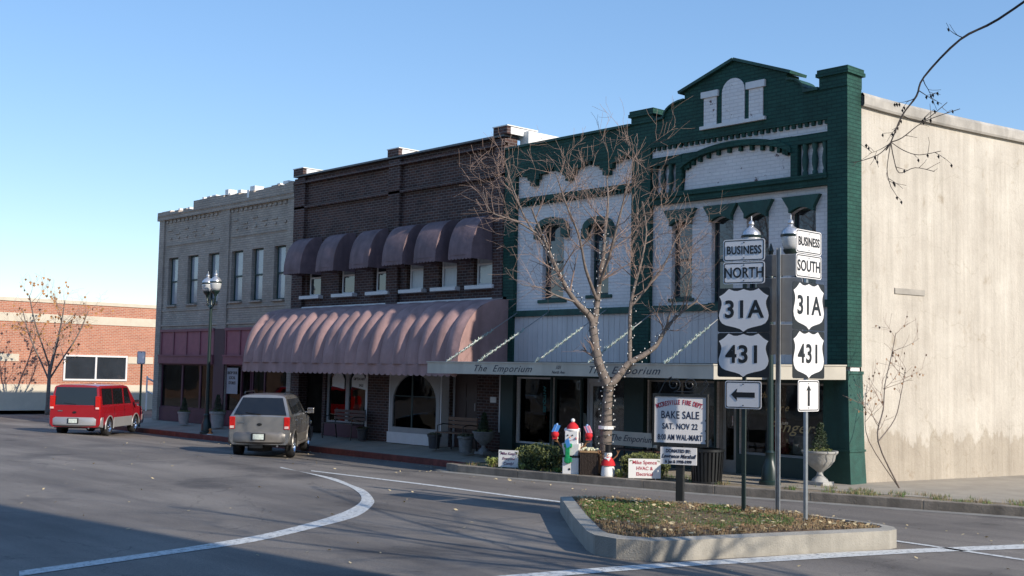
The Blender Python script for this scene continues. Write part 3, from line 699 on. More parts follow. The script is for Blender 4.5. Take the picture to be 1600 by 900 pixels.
for a, b, c, d in winL:
    window(E_, a, b, c, d, y0+.12, G_DK, GLASS, .05, upper=GLASS, sill=(.12,.16,.08), sillm=G_PT)
    q = MB(); mid = (a+b)/2; hw = (b-a)/2
    outer = [(mid-(hw+.17)*cos(pi*t/10), d-.10+(.26)*sin(pi*t/10)) for t in range(11)]; inner_ = [(mid-(hw)*cos(pi*t/10), d-.12+(.13)*sin(pi*t/10)) for t in range(11)]
    for t in range(10): q.prism([outer[t], outer[t+1], inner_[t+1], inner_[t]], -.05, y0-.003)
    q.box(a-.2, a-.0, -.05, y0-.003, d-.34, d-.10); q.box(b+.0, b+.2, -.05, y0-.003, d-.34, d-.10)
    part('hood_mould', q, G_PT, E_)
# ground floor
room(E_, -9.55, -.1, y0+.33, 3.4, .13, 2.3)
for (a, b, c, d) in (store[0], store[2], store[4]): shopwindow(E_, a, b, c, d, y0+.05, WHITE if a < -5.2 else ALU, .04, mull=1 if a == -5.0 else 0)
# recessed entry between first window and middle pilaster
shopwindow(E_, -7.93, -7.05, .4, 1.97, y0+.06, G_DK, .04); shopwindow(E_, -6.33, -5.60, .4, 1.97, y0+.06, G_DK, .04)
for xa, xb in ((-7.93,-7.05),(-6.33,-5.60)): mb = MB(); mb.box(xa,xb,y0+.05,y0+.14,.13,.4); part('bulkhead', mb, G_DK, E_)
door(E_, -7.03, -6.35, .13, 1.97, y0+.25, WHITE, WHITE, glass=True, label='white framed glass entry door')
door(E_, -3.12, -2.6, .13, 1.97, y0+.1, ALU, ALU, glass=True, label='narrow aluminium framed glass door')
# window lettering
GOLD = mat('gold_lettering', (.55,.42,.22), .5)
lettering(E_, GOLD, 'Fengers', .30, -1.35, 1.1, y=y0+.075, shear=.4, sx=1.25, spacing=1.05, label='faded gold shop window lettering')
lettering(E_, GOLD, 'the', .18, -2.0, 1.72, y=y0+.075, shear=.4); lettering(E_, GOLD, 'more', .2, -1.7, 1.48, y=y0+.075, shear=.4, spacing=1.3)
mb = MB(); mb.box(-.68,-.6,y0+.045,y0+.06,.75,1.95); part('window_pole', mb, WHITE, E_) if False else None
NEON = mat('teal_sign_paint', (.03,.28,.30), .5)
lettering(E_, NEON, 'ANTIQUES', .13, -8.28, 1.45, y=y0+.07, rot=R(-90), label='vertical teal window sign')
# displays in the windows
disp = MB(); disp.lathe([(.16,0),(.16,.05),(.05,.1),(.05,.55),(.14,.6),(.14,.65)], 12, (-8.75, .9, .4)); part('display_stand', disp, WHITE, E_, smooth=True)
disp = MB(); disp.box(-2.4,-.7,.75,.8,.55,.95); part('display_curtain', disp, mat('lace_curtain',(.25,.25,.29),.9,var=.3,vs=20), E_)
disp = MB(); disp.box(-4.8,-4.2,.8,1.2,.42,1.2); disp.box(-3.9,-3.4,.9,1.3,.42,1.5); part('display_cabinet', disp, WOOD, E_)

def displays(root, x0, x1, y, z, n, seed):
    rg = random.Random(seed)
    cols = [mat('display_%s' % k, c, .6, var=.3, vs=9) for k, c in (('cream',(.5,.46,.38)),('red',(.35,.05,.05)),('green',(.06,.16,.08)),('tan',(.32,.2,.11)),('blue',(.1,.16,.28)),('white',(.65,.65,.66)))]
    for i in range(n):
        x = x0+(x1-x0)*(i+.5)/n+rg.uniform(-.08,.08); h = rg.uniform(.18,.75); k = rg.randrange(4); yy = y+rg.uniform(.25,.6); m_ = cols[rg.randrange(6)]; q = MB()
        if k == 0: q.box(x-.12, x+.12, yy, yy+.2, z, z+h*.6); q.box(x-.08, x+.07, yy+.03, yy+.16, z+h*.6, z+h)
        elif k == 1: q.lathe([(.07,0),(.10,h*.3),(.05,h*.55),(.09,h*.8),(.02,h)], 12, (x,yy,z))
        elif k == 2: q.lathe([(.13,0),(.10,h*.25),(.14,h*.3),(.08,h*.6),(.10,h*.62),(.01,h)], 9, (x,yy,z))
        else: q.prism([(x-.14,z),(x+.14,z),(x+.14,z+h),(x+.1,z+h+.08),(x-.1,z+h+.08),(x-.14,z+h)], yy, yy+.03)
        part('display_item', q, m_, root, smooth=(k == 1))
displays(E_, -9.05, -8.1, .2, .42, 4, 3); displays(E_, -4.85, -3.3, .2, .46, 6, 4); displays(E_, -2.4, -.7, .2, .57, 6, 5); displays(E_, -7.8, -7.1, .2, .42, 2, 6)
for x in (-8.1,-4.0,-1.2):
    mb = MB(); mb.box(x-.35, x+.35, .72, .74, 1.45, 1.85); part('window_poster', mb, mat('faded_poster',(.34,.32,.30),.7,var=.5,vs=7), E_)
# canopy with fascia
K = thing('flat_canopy', 'long flat metal canopy with cream fascia lettered The Emporium hung over the corner shop', 'canopy', (-5, 0, 2.1))
XL, XR, DY = -9.68, -1.37, -2.3
mb = MB(); mb.prismz([(XL,DY+.03),(XR-.02,DY+.03),(-.03,.03),(XL,.03)], 2.14, 2.2); part('deck', mb, mat('canopy_soffit',(.10,.095,.09),.8,var=.2), K)
mb = MB(); mb.box(XL-.02, XR, DY, DY+.03, 2.02, 2.27); mb.box(XL-.04, XR+.0, DY-.02, DY+.05, 2.27, 2.295); part('fascia', mb, CREAM, K)
mb = MB(); n_ = Vector((2.3,-1.37,0)).normalized()*.02
A_, B_ = Vector((XR,DY,2.14)), Vector((0,-.12,2.18))
mb.obox((A_+B_)/2, (B_-A_)/2, Vector((.86,-.51,0))*.015, (0,0,.125)); mb.obox((A_+B_)/2+Vector((0,0,.14)), (B_-A_)/2*1.01, Vector((.86,-.51,0))*.03, (0,0,.013)); part('side_fascia', mb, CREAM, K)
mb = MB(); mb.box(XL-.02, XL+.01, DY+.03, .0, 2.02, 2.27); part('side_fascia', mb, CREAM, K)
SCRIPT = mat('script_lettering', (.045,.055,.075), .6)
for cx_, tx, sz in ((F(783,578,DY).x,'The  Emporium',.205),(F(972,580,DY).x,'The  Emporium',.205)):
    lettering(K, SCRIPT, tx, sz, cx_, 2.145, y=DY-.003, shear=.45, sx=1.28, spacing=1.15)
lettering(K, SCRIPT, '101', .11, F(872,575,DY).x, 2.19, y=DY-.003, shear=.4); lettering(K, SCRIPT, 'North Ave', .085, F(872,583,DY).x, 2.09, y=DY-.003, shear=.3)
for x in (-9.1,-8.0,-6.15,-4.6,-2.6,-.9):
    mb = MB(); b = Vector((x, DY+.06 if x < -1.5 else DY*.62, 2.29)); t = Vector((x, .02, 3.55)); mb.tube([b, t], .012, 5)
    c = part('hanger_rod', mb, GALV, K); g = MB(); rng = random.Random(int(x*10))
    pts = []
    for i in range(60):
        f = i/59*.62; p = b.lerp(t, f); a = i*1.1; r = .022+.012*rng.random(); pts.append(p+Vector((cos(a)*r, 0, sin(a)*r)))
    g.tube(pts, .011, 4)
    for i in range(90):
        p = b.lerp(t, rng.random()*.62); a = rng.random()*6.28; q = p+Vector((cos(a)*.05, rng.uniform(-.03,.03), sin(a)*.05)); g.tube([p, q], [.007,.002], 3)
    part('garland', g, TINSEL, c)

# ================================================================ BROWN BRICK BUILDING
B_B = thing('brick_building', 'dark brown brick two storey building with plum window awnings and a broad rose awning', 'building', (-14.5, 0, .1))
bw = [(-18.62,-17.86,4.26,5.85),(-16.9,-16.12,4.26,5.85),(-15.2,-14.44,4.26,5.85),(-13.65,-12.93,4.26,5.85),(-12.27,-11.53,4.26,5.85),(-10.86,-10.1,4.26,5.85)]
bst = [(-18.9,-17.6,.13,2.6),(-17.45,-15.35,.13,2.6),(-13.95,-11.75,.13,2.6),(-11.68,-10.55,.13,2.6)]
mb = MB(); mb.wall(-19.32, -9.65, .13, 7.95, .05, .37, bw+bst)
for x0_, x1_ in ((-19.32,-18.74),(-14.46,-13.94),(-10.02,-9.65)): mb.box(x0_, x1_, -.06, .048, 3.9, 7.9)
mb.box(-19.32,-9.65,-.06,.047,6.95,7.02); mb.box(-19.32,-9.65,-.10,.047,7.72,7.80); mb.box(-18.74,-14.46,.0,.047,6.3,6.95) if False else None
part('front_wall', mb, BROWN, B_B)
mb = MB(); mb.box(-19.34,-9.64,-.10,.42,7.95,8.0); part('coping', mb, mat('dark_tin_coping',(.07,.075,.085),.4,var=.2), B_B)
for x0_, x1_ in ((-19.31,-18.76),(-14.46,-13.94),(-10.02,-9.5)): mb = MB(); mb.box(x0_, x1_-.012, -.12, .36, 8.0, 8.19); part('parapet_pier', mb, BROWN, B_B)
for x0_, x1_, yy in ((-19.31,-18.76,1.1),(-14.46,-13.94,1.0),(-10.02,-9.5,.9)):
    mb = MB(); mb.box(x0_+.02, x1_, -.0, yy, 8.001, 8.175)
    mb.box(x0_-.02, x1_+.02, -.14, yy+.02, 8.19, 8.215); part('pier_flashing', mb, WHITE2, B_B, label='white painted pier side and cap')
mb = MB(); mb.box(-9.64,-9.33,.45,2.4,6.7,8.12); mb.box(-9.64,-9.34,2.4,4.2,6.7,7.9); mb.box(-9.64,-9.35,4.2,14,6.7,7.7); part('party_wall', mb, WHITE2, B_B)
mb = MB(); mb.box(-19.2,-9.65,.5,14,7.2,7.3); part('roof', mb, MATS['roof_tar'], B_B)
CW = [None, SKYPANE, GLASS, CURT, CURT, SKYPANE]
for i, (a, b, c, d) in enumerate(bw):
    window(B_B, a+.05, b-.05, c, d-.5, .13, WHITE, (GLASS, GLASS, GLASS, CURT, CURT, SKYPANE)[i], .055, upper=(GLASS, SKYPANE, GLASS, CURT, CURT, CURT)[i], sill=(.2,.26,.10), sillm=WHITE)
    q = MB(); q.box(a, b, .14, .2, d-.5, d); part('window_header', q, WHITE, B_B)
# small waterfall awnings
def bow_awning(root, xc, wd, ztop, zbot, dep, m):
    mb = MB(); n1, n2 = 14, 6; hw = wd/2
    def pt(u, s):   # u profile 0 top .. 1 bottom ; s across -1..1
        a = u*pi/2; y = -dep*sin(a)**.85; z = ztop-(ztop-zbot)*(1-cos(a))**1.0
        return (xc+s*hw, y-.02*(1-s*s), z)
    vs = [pt(i/n1, -1+2*j/n2) for i in range(n1+1) for j in range(n2+1)]
    fs = [(i*(n2+1)+j, (i+1)*(n2+1)+j, (i+1)*(n2+1)+j+1, i*(n2+1)+j+1) for i in range(n1) for j in range(n2)]
    mb.add(vs, fs)
    for s in (-1, 1):
        side = [pt(i/n1, s) for i in range(n1+1)]+[(xc+s*hw, .03, zbot)]
        mb.add([(xc+s*hw, .03, ztop)]+side, [tuple(range(len(side)+1))])
    # scalloped valance
    k = 7
    for j in range(k):
        xa = xc-hw+wd*j/k; xb = xa+wd/k; yy = -dep-.002
        pts = [(xa, zbot)]+[((xa+xb)/2-(wd/k/2)*cos(pi*t/5), zbot-.07-.045*sin(pi*t/5)) for t in range(6)]+[(xb, zbot)]
        mb.prism(pts, yy-.004, yy+.004)
    for s in (-1, 1):
        mb.box(xc+s*hw-.004, xc+s*hw+.004, -dep, .03, zbot-.1, zbot)
    return part('awning', mb, m, root, smooth=True, angle=30)
for a, b, c, d in bw: bow_awning(B_B, (a+b)/2-.03, .90, 6.0, 4.97, .72, AWN2)
# large awning
mb = MB(); AX0, AX1, AD = -19.36, -9.42, 1.62; NG = 19; n1 = 16; n2 = 6
def prof(u): a = u*pi/2; return (-AD*(sin(a)**.92), 3.86-(3.86-2.22)*(1-cos(a))**1.12)
rows = []
for i in range(n1+1):
    u = i/n1; y_, z_ = prof(u); z_ += .012*sin(i*1.3); y2, z2 = prof(min(1, u+.01)); y1_, z1_ = prof(max(0, u-.01))
    t_ = Vector((y2-y1_, z2-z1_)).normalized(); nrm = Vector((-abs(t_.y), abs(t_.x)))
    for g in range(NG):
        for j in range(n2):
            s_ = j/n2; gv = 1+.22*sin(g*2.7+1)+.12*sin(g*5.1+u*3); x = AX0+(AX1-AX0)*(g+s_)/NG; bl = (.10*gv*sin(pi*s_)**.8-.03)*min(1, u*2.2+.02)*(1 if u < .9 else .9)
            rows.append((x, y_+nrm.x*bl, z_+nrm.y*bl))
    rows.append((AX1, y_, z_))
W1 = NG*n2+1
mb.add(rows, [(i*W1+j, (i+1)*W1+j, (i+1)*W1+j+1, i*W1+j+1) for i in range(n1) for j in range(W1-1)])
for x in (AX0, AX1):
    side = [(x, *prof(i/n1)) for i in range(n1+1)]; mb.add([(x, .04, 3.86)]+side+[(x, .04, 2.22)], [tuple(range(n1+3))])
aw = part('awning', mb, AWN, B_B, smooth=True, angle=35, label='broad dusty rose awning with scalloped gores')
mb = MB(); nsc = 42
for j in range(nsc):
    xa = AX0+(AX1-AX0)*j/nsc; xb = AX0+(AX1-AX0)*(j+1)/nsc; r_ = (xb-xa)/2
    mb.prism([(xa, 2.23)]+[((xa+xb)/2-r_*cos(pi*t/5), 2.0-.06*sin(pi*t/5)) for t in range(6)]+[(xb, 2.23)], -AD-.008, -AD)
mb.box(AX1-.006, AX1+.002, -AD, .04, 2.0, 2.23); mb.box(AX0-.002, AX0+.006, -AD, .04, 2.0, 2.23)
part('valance', mb, AWN, aw)
mb = MB(); mb.box(-19.3,-9.5,-.04,.045,3.86,3.93); part('awning_rail', mb, WHITE, B_B)
room(B_B, -19.2, -9.75, .6, 3.4, .13, 2.6)
displays(B_B, -17.3, -15.5, .25, .55, 6, 7); displays(B_B, -13.8, -11.9, .0, .5, 5, 8)
def archwin(root, x0, x1, z0, z1, y, m, fw=.09, arch=.3):
    q = MB(); mid, hw = (x0+x1)/2, (x1-x0)/2
    q.box(x0, x0+fw, y, y+.08, z0, z1); q.box(x1-fw, x1, y, y+.08, z0, z1); q.box(x0+fw, x1-fw, y, y+.08, z0, z0+fw)
    n_ = 12; inn_ = [(mid-(hw-fw)*cos(pi*t/n_), z1-arch-fw+arch*sin(pi*t/n_)) for t in range(n_+1)]
    for t in range(n_): q.prism([inn_[t], inn_[t+1], (inn_[t+1][0], z1), (inn_[t][0], z1)], y+.002, y+.078)
    o = part('arched_window', q, m, root)
    p = MB(); p.box(x0+fw, x1-fw, y+.04, y+.046, z0+fw, z1-.01); part('pane', p, SHOPG, o)
    return o
OFFW = mat('aged_white_trim', (.36,.34,.33), .6, var=.1)
archwin(B_B, -17.45, -16.42, .5, 2.15, .12, OFFW, .08, .28); archwin(B_B, -16.42+.002, -15.35, .5, 2.15, .12, OFFW, .08, .28)
mb = MB(); mb.box(-17.45,-15.35,.05,.2,.13,.5); part('bulkhead', mb, MAROON, B_B)
mb = MB(); mb.box(-17.45,-15.35,.1,.2,2.15,2.6); mb.box(-13.95,-11.75,-.25,.2,2.15,2.6); mb.box(-11.68,-10.55,.1,.2,2.12,2.6); part('transom_panel', mb, G_DK, B_B)
for xx, w_ in ((-16.93,.62),(-15.9,.7)):
    q = MB(); q.prism([(xx-w_/2,1.58),(xx+w_/2,1.5),(xx+w_/2,1.78),(xx+w_*.28,1.95),(xx-w_*.28,1.97),(xx-w_/2,1.8)], .150, .158); part('window_notice', q, WHITE2, B_B)
lettering(B_B, SIGNK, 'GIFTS & ART', .10, -15.88, 1.8, y=.147, bold=.002); lettering(B_B, SIGNK, 'SALE', .10, -15.78, 1.62, y=.147, bold=.002)
mb = MB(); mb.box(-17.0,-16.6,.45,.48,.65,1.35); part('display_picture', mb, mat('blue_poster',(.12,.25,.42),.5,var=.5,vs=8), B_B)
mb = MB(); mb.box(-15.3,-14.0,-.02,.048,.13,2.5); part('brick_pier', mb, BROWN, B_B)
aw2 = archwin(B_B, -13.92, -11.78, .42, 2.12, -.22, OFFW, .14, .75)
mb = MB(); mb.box(-13.97,-11.73,-.25,.2,.13,.42); mb.box(-13.97,-13.9,-.2,.05,.42,2.15); mb.box(-11.8,-11.73,-.2,.05,.42,2.15); part('window_box_base', mb, WHITE, B_B)
q = MB(); q.box(-13.0,-12.95,-.19,-.15,.55,2.0); q.box(-13.78,-11.92,-.19,-.15,1.38,1.40); part('mullion', q, MATS['dull_green_wood'], aw2)
mb = MB(); mb.lathe([(.13,0),(.13,.05),(.07,.08),(.07,.62),(.12,.68),(.12,.74)], 12, (-12.45,.35,.5)); mb.lathe([(.13,0),(.13,.05),(.07,.08),(.07,.5),(.12,.56),(.12,.62)], 12, (-12.75,.5,.5)); part('display_column', mb, mat('grey_plaster',(.3,.32,.34),.7), B_B, smooth=True)
door(B_B, -11.66, -10.6, .13, 2.1, .15, OFFW, DWOOD, label='dark panelled wooden door in pale frame')
mb = MB(); mb.box(-10.56,-9.68,-.0,.048,.13,2.3); part('brick_pier', mb, BROWN, B_B)
mb = MB(); mb.box(-10.05,-9.83,-.012,-.002,1.32,1.46); part('wall_plaque', mb, WHITE, B_B)
mb = MB(); mb.box(-15.32,-15.22,-.03,.0,.13,2.1); mb.box(-9.70,-9.66,-.03,.0,.6,2.1); part('trim_strip', mb, WHITE, B_B)

# ================================================================ GREY BRICK BUILDING
L_B = thing('old_brick_building', 'weathered grey brick two storey building with ragged parapet and pink shopfront beam', 'building', (-24, 0, .1))
lw = [(-27.78,-27.05,4.24,5.95),(-26.32,-25.56,4.25,5.95),(-24.83,-24.08,4.25,5.94),(-23.25,-22.5,4.24,5.92),(-21.93,-21.22,4.23,5.92),(-20.56,-19.88,4.22,5.92)]
lst = [(-28.1,-24.12,.13,3.35),(-23.42,-19.6,.13,3.35)]
mb = MB(); mb.wall(-28.5, -19.36, .13, 7.35, .05, .40, lw+lst)
for x0_, x1_ in ((-28.5,-28.12),(-23.98,-23.38),(-19.75,-19.36)): mb.box(x0_, x1_, -.01, .049, 3.35 if x0_ > -28 else .13, 7.35)
# corbel patterns
for a, b in ((-28.0,-24.1),(-23.3,-19.8)):
    k = 0; x = a
    while x+.14 < b: mb.box(x, x+.12, .01, .049, 7.22-.0, 7.32); mb.box(x, x+.12, .015, .049, 6.62, 6.69) if k % 2 else None; x += .3; k += 1
    mb.box(a, b, .02, .049, 6.38, 6.44)
    x = a+.1
    while x+.3 < b: mb.box(x, x+.3, .022, .049, 6.78+.14*((int(x*7) % 3) == 0), 6.84+.14*((int(x*7) % 3) == 0)); x += .62
mb.box(-28.5,-19.36,.02,.0495,4.02,4.1); mb.box(-28.5,-19.36,.01,.0495,3.48,3.56)
part('front_wall', mb, GREYB, L_B)
mb = MB(); rng = random.Random(5); x = -28.55; 
while x < -19.36:
    wd = rng.uniform(.12,.5); x1_ = min(x+wd, -19.36)
    base = 7.62 if x < -26.1 else 7.86 if x < -23.7 else 7.80 if x < -21.9 else 7.82
    if rng.random() < .2: base -= .06
    mb.box(x, x1_, -.08, .42, 7.5, base+rng.uniform(-.03,.04)); x = x1_
mb.box(-28.62,-19.36,-.05,.41,7.35,7.52)
part('parapet', mb, GREYB, L_B)
mb = MB(); x = -28.5
while x < -19.5:
    if rng.random() < .45: 
        b0 = 7.64 if x < -26.1 else 7.88; mb.box(x, x+rng.uniform(.1,.3), .0, .45, b0-.04, b0+rng.uniform(.02,.06))
    x += .35
mb.box(-23.72,-23.5,-.02,.3,7.85,8.03); mb.box(-22.05,-21.75,-.04,.3,7.8,7.97); mb.box(-22.15,-22.02,-.09,-.0,7.6,7.85)
part('parapet_patches', mb, WHITE2, L_B, label='crumbling pale mortar and patched caps on the parapet')
mb = MB(); mb.box(-28.5,-19.4,.5,14,6.9,7.0); part('roof', mb, MATS['roof_tar'], L_B)
mb = MB(); mb.wall(.41, 14, 0, 7.5, 28.2, 28.5); mb.v = [(-y, x, z) for x, y, z in mb.v]; mb.f = [f for f in mb.f]; part('side_wall', mb, GREYB, L_B)
for a, b, c, d in lw:
    window(L_B, a+.03, b-.03, c, d, .16, G_DK, SKYPANE, .05, upper=SKYPANE, sill=(.05,.2,.06), sillm=GREYB)
mb = MB(); 
for a, b in ((-28.08,-24.15),(-23.40,-19.62)):
    mb.box(a, b, .03, .2, 2.16, 3.36)
part('fascia_panel', mb, PINK, L_B)
mb = MB()
for a, b, k in ((-28.08,-24.15,4),(-23.40,-19.62,4)):
    mb.box(a, b, -.06, .029, 2.16, 2.42); mb.box(a, b, -.09, .03, 2.42, 2.47); mb.box(a, b, -.03, .03, 3.28, 3.37)
    for i in range(k+1): xx = a+(b-a-.07)*i/k; mb.box(xx, xx+.07, -.0, .029, 2.47, 3.28)
part('fascia_trim', mb, mat('pink_trim', (.22,.075,.095), .6, var=.15), L_B)
room(L_B, -28.2, -19.5, .41, 3.2, .13, 2.3)
shopwindow(L_B, -28.08, -26.5, .6, 2.16, .1, MAROON, .05); shopwindow(L_B, -26.5+.002, -25.2, .6, 2.16, .1, MAROON, .05)
shopwindow(L_B, -25.2+.002, -24.15, .6, 2.16, .1, MAROON, .05); shopwindow(L_B, -23.40, -22.4, .6, 2.16, .1, MAROON, .05); shopwindow(L_B, -21.0, -19.62, .6, 2.16, .1, MAROON, .05)
door(L_B, -22.2, -21.2, .13, 2.16, .32, MAROON, MAROON, glass=True)
for xa, xb in ((-28.08,-24.15),(-23.40,-22.4),(-21.0,-19.62)): mb = MB(); mb.box(xa,xb,.06,.2,.13,.6); part('bulkhead', mb, MAROON, L_B)
mb = MB(); mb.box(-24.12,-23.42,.0,.048,.13,3.35); part('center_pier', mb, mat('dull_plum',(.09,.045,.05),.7), L_B)
displays(L_B, -27.9, -24.3, .2, .62, 10, 9); displays(L_B, -23.3, -22.5, .2, .62, 3, 10); displays(L_B, -20.9, -19.8, .2, .62, 4, 11)
# window displays: snowflake tree, deer, posters
def conetree(root, x, y, z, h, r, m, n=160):
    q = MB(); rg = random.Random(int(x*100))
    for i in range(n):
        t = rg.random(); a = rg.random()*6.28; rr = r*(1-t)*rg.uniform(.5,1); c = Vector((x+cos(a)*rr, y+sin(a)*rr, z+h*t)); s_ = .035
        q.add([c+Vector((s_,0,0)), c+Vector((0,s_*.5,s_)), c-Vector((s_,0,0)), c-Vector((0,s_*.5,s_))], [(0,1,2,3)])
    return part('display_tree', q, m, root)
SNOWM = mat('white_tinsel', (.7,.7,.74), .6)
conetree(L_B, -27.35, .75, .65, 1.35, .42, SNOWM); conetree(L_B, -25.7, .8, .62, 1.1, .3, mat('mixed_tinsel',(.28,.2,.2),.6,var=.8,vs=20)); conetree(L_B, -23.3, .9, .62, 1.0, .3, MATS['mixed_tinsel'])
mb = MB(); mb.tube([(-26.55,.7,1.15),(-26.2,.7,1.2)], [.13,.11], 10); mb.tube([(-26.22,.7,1.22),(-26.1,.7,1.6),(-25.95,.7,1.62)], [.07,.05,.03], 8)
for x in (-26.52,-26.25): mb.tube([(x,.7,1.12),(x-.03,.7,.62)], [.04,.02], 6)
for s_ in (-1,1): mb.tube([(-26.1,.7,1.6),(-26.1-.05,.7+.1*s_,1.8),(-26.0,.7+.12*s_,1.9)], [.015,.012,.008], 5)
part('display_deer', mb, SNOWM, L_B, smooth=True)
mb = MB(); mb.box(-23.34,-22.62,.085,.092,1.2,2.05); part('window_poster', mb, mat('grey_poster',(.33,.33,.35),.6), L_B)
for tx, z_ in (('SHOP OUR',1.88),('LOCAL',1.72),('STORES',1.55)): lettering(L_B, SIGNK, tx, .13, -22.98, z_, y=.082, bold=.004)
mb = MB(); mb.box(-20.9,-20.0,.6,.62,1.3,2.05); part('window_poster', mb, mat('teal_poster',(.25,.33,.33),.6,var=.6,vs=9), L_B)

# ================================================================ FAR RED BRICK BUILDING
R_B = thing('red_brick_building', 'low sunlit red brick building with pale bands and white roof edge beyond the side street', 'building', (-42, 0, 0))
def yz_wall(mb, y0_, y1_, z0_, z1_, xo, th, holes=()):
    t = MB(); t.wall(y0_, y1_, z0_, z1_, -xo, -xo+th, holes); mb.add([(-q[1], q[0], q[2]) for q in t.v], t.f); return mb
mb = MB(); yz_wall(mb, -5, 14, 1.15, 4.78, -41, .3, [(y_, y_+3.0, 1.33, 2.5) for y_ in (1.69,-4.6)]); part('brick_wall', mb, REDB, R_B)
PALEB = mat('pale_limestone', (.62,.55,.44), .85, var=.08)
mb = MB(); mb.box(-41.3,-40.97,-5,14,3.9,4.28); mb.box(-41.3,-40.96,-5.02,14.02,4.79,4.95); mb.box(-41.3,-40.95,-5,14,.0,1.15)
for y_ in (4.72,-1.55): mb.box(-41.3,-40.968,y_,y_+1.25,2.15,2.47)
part('stone_band', mb, PALEB, R_B)
for y_ in (1.69,-4.6):
    q = MB(); q.box(-41.05,-40.94,y_,y_+.08,1.33,2.5); q.box(-41.05,-40.94,y_+2.92,y_+3,1.33,2.5); q.box(-41.05,-40.94,y_+.08,y_+2.92,1.33,1.41); q.box(-41.05,-40.94,y_+.08,y_+2.92,2.42,2.5); q.box(-41.05,-40.95,y_+1.46,y_+1.54,1.41,2.42)
    o = part('window', q, WHITE, R_B); q = MB(); q.box(-41.02,-41.01,y_+.08,y_+2.92,1.41,2.42); part('pane', q, GLASS, o)
mb = MB(); mb.box(-60,-41.3,-4.9,13.9,0,4.6); part('roof', mb, PALEB, R_B)
mb = MB(); mb.tube([(-40.6,6.4,2.0),(-40.6,6.4,4.6)], .08, 8); part('downpipe', mb, WHITE2, R_B)
RL = thing('ramp_rail', 'white sloping stair rail in front of the far red brick building', 'railing', (-39.5,6,0))
mb = MB()
for z_ in (.35, .95): mb.tube([(-39.5,5.0,z_+.55),(-39.5,6.6,z_-.15)], .05, 6)
for y_ in (5.0,5.8,6.6): mb.tube([(-39.5,y_,0),(-39.5,y_,1.6-.43*(y_-5))], .04, 6)
part('rail', mb, WHITE2, RL)

W_B = thing('reflection_block', 'unseen dull brick block left of the picture, added for the shop windows to reflect', 'building', (-62,-20,0))  # added out of view so shop windows mirror something duller than bright sky
mb = MB(); mb.box(-75,-60,-44,-8,0,7); part('wall', mb, mat('dull_brick',(.13,.085,.07),.9,var=.3), W_B)
q = MB()
for i in range(7): q.box(-60,-59.95,-42+i*4.8,-39+i*4.8,.6,2.8)
part('window_panes', q, GLASS, W_B)
# off-screen building on the near side whose shade falls on the lower left of the road
N_B = thing('corner_building', 'plain brick commercial block standing behind the viewer', 'building', (24, -24, 0))
mb = MB(); mb.box(19, 34, -48, -10.3, 0, 14.5); part('wall', mb, REDB2, N_B)
mb = MB(); mb.box(18.9, 34.1, -48.1, -10.2, 14.5, 14.7); part('roof', mb, CONC, N_B)
for i in range(8):
    for z_ in (1, 4.6, 8.2, 11.6):
        pass
q = MB()
for i in range(9):
    for z_ in (1.0, 4.6, 8.2, 11.4): q.box(18.95, 19.0, -46+i*4.1, -44.2+i*4.1, z_, z_+2)
part('window_panes', q, GLASS, N_B)
# unseen row added for shop window reflections, kept low and pale for bounce
O_B = thing('reflection_row', 'unseen pale shop row behind the viewer, added for the shop windows to reflect', 'building', (-20, -34, 0))
mb = MB(); mb.box(-55, 5, -50, -34, 0, 6); part('wall', mb, CREAM, O_B)
q = MB()
for i in range(12): q.box(-53.5+i*4.8, -50.2+i*4.8, -34, -33.95, .5, 2.8); q.box(-53.2+i*4.8, -52.2+i*4.8, -34, -33.95, 3.8, 5.4)
part('window_panes', q, GLASS, O_B)

# ================================================================ VEHICLES (local: +Y forward, rear at y=0, x right)
def bake_bool(o, cutters):
    for c in cutters:
        b = o.modifiers.new('b', 'BOOLEAN'); b.object = c; b.operation = 'DIFFERENCE'; b.solver = 'EXACT'
    dg = bpy.context.evaluated_depsgraph_get(); me = bpy.data.meshes.new_from_object(o.evaluated_get(dg))
    o.modifiers.clear(); o.data = me
    for c in cutters: bpy.data.objects.remove(c)
    for p in me.polygons: p.use_smooth = True
    me.set_sharp_from_angle(angle=R(28))
def wheel(root, x, y, r, wdt, side, spokes=5):
    prof = [(r*.62,-wdt/2),(r*.9,-wdt/2),(r*.985,-wdt*.36),(r,-wdt*.2),(r,wdt*.2),(r*.985,wdt*.36),(r*.9,wdt/2),(r*.62,wdt/2)]
    t = MB(); t.lathe(prof, 28); t.f = t.f[:-2]
    def conv(mb): mb.v = [(x+side*q[2], y+q[0], r+q[1]) for q in mb.v]; return mb
    o = part('wheel', conv(t), RUBBER, root, smooth=True)
    m = MB(); m.lathe([(r*.64,wdt*.1),(r*.66,wdt*.46),(r*.6,wdt*.50),(r*.57,wdt*.3),(r*.5,wdt*.12)], 28); m.f = m.f[:-2]
    m.lathe([(.01,wdt*.42),(r*.16,wdt*.42),(r*.2,wdt*.3),(r*.2,wdt*.1)], 12)
    for k in range(spokes):
        a = 2*pi*k/spokes; c_, s_ = cos(a), sin(a)
        m.obox((c_*r*.38, s_*r*.38, wdt*.32), (c_*r*.22, s_*r*.22, wdt*.03), (-s_*r*.075, c_*r*.075, 0), (0,0,wdt*.06))
    part('rim', conv(m), CHROME, o, smooth=True)
    d = MB(); d.lathe([(.01,-.02),(r*.6,-.02),(r*.6,.0),(.01,.0)], 20); part('brake_disc', conv(d), BLACKM, o)
    return o
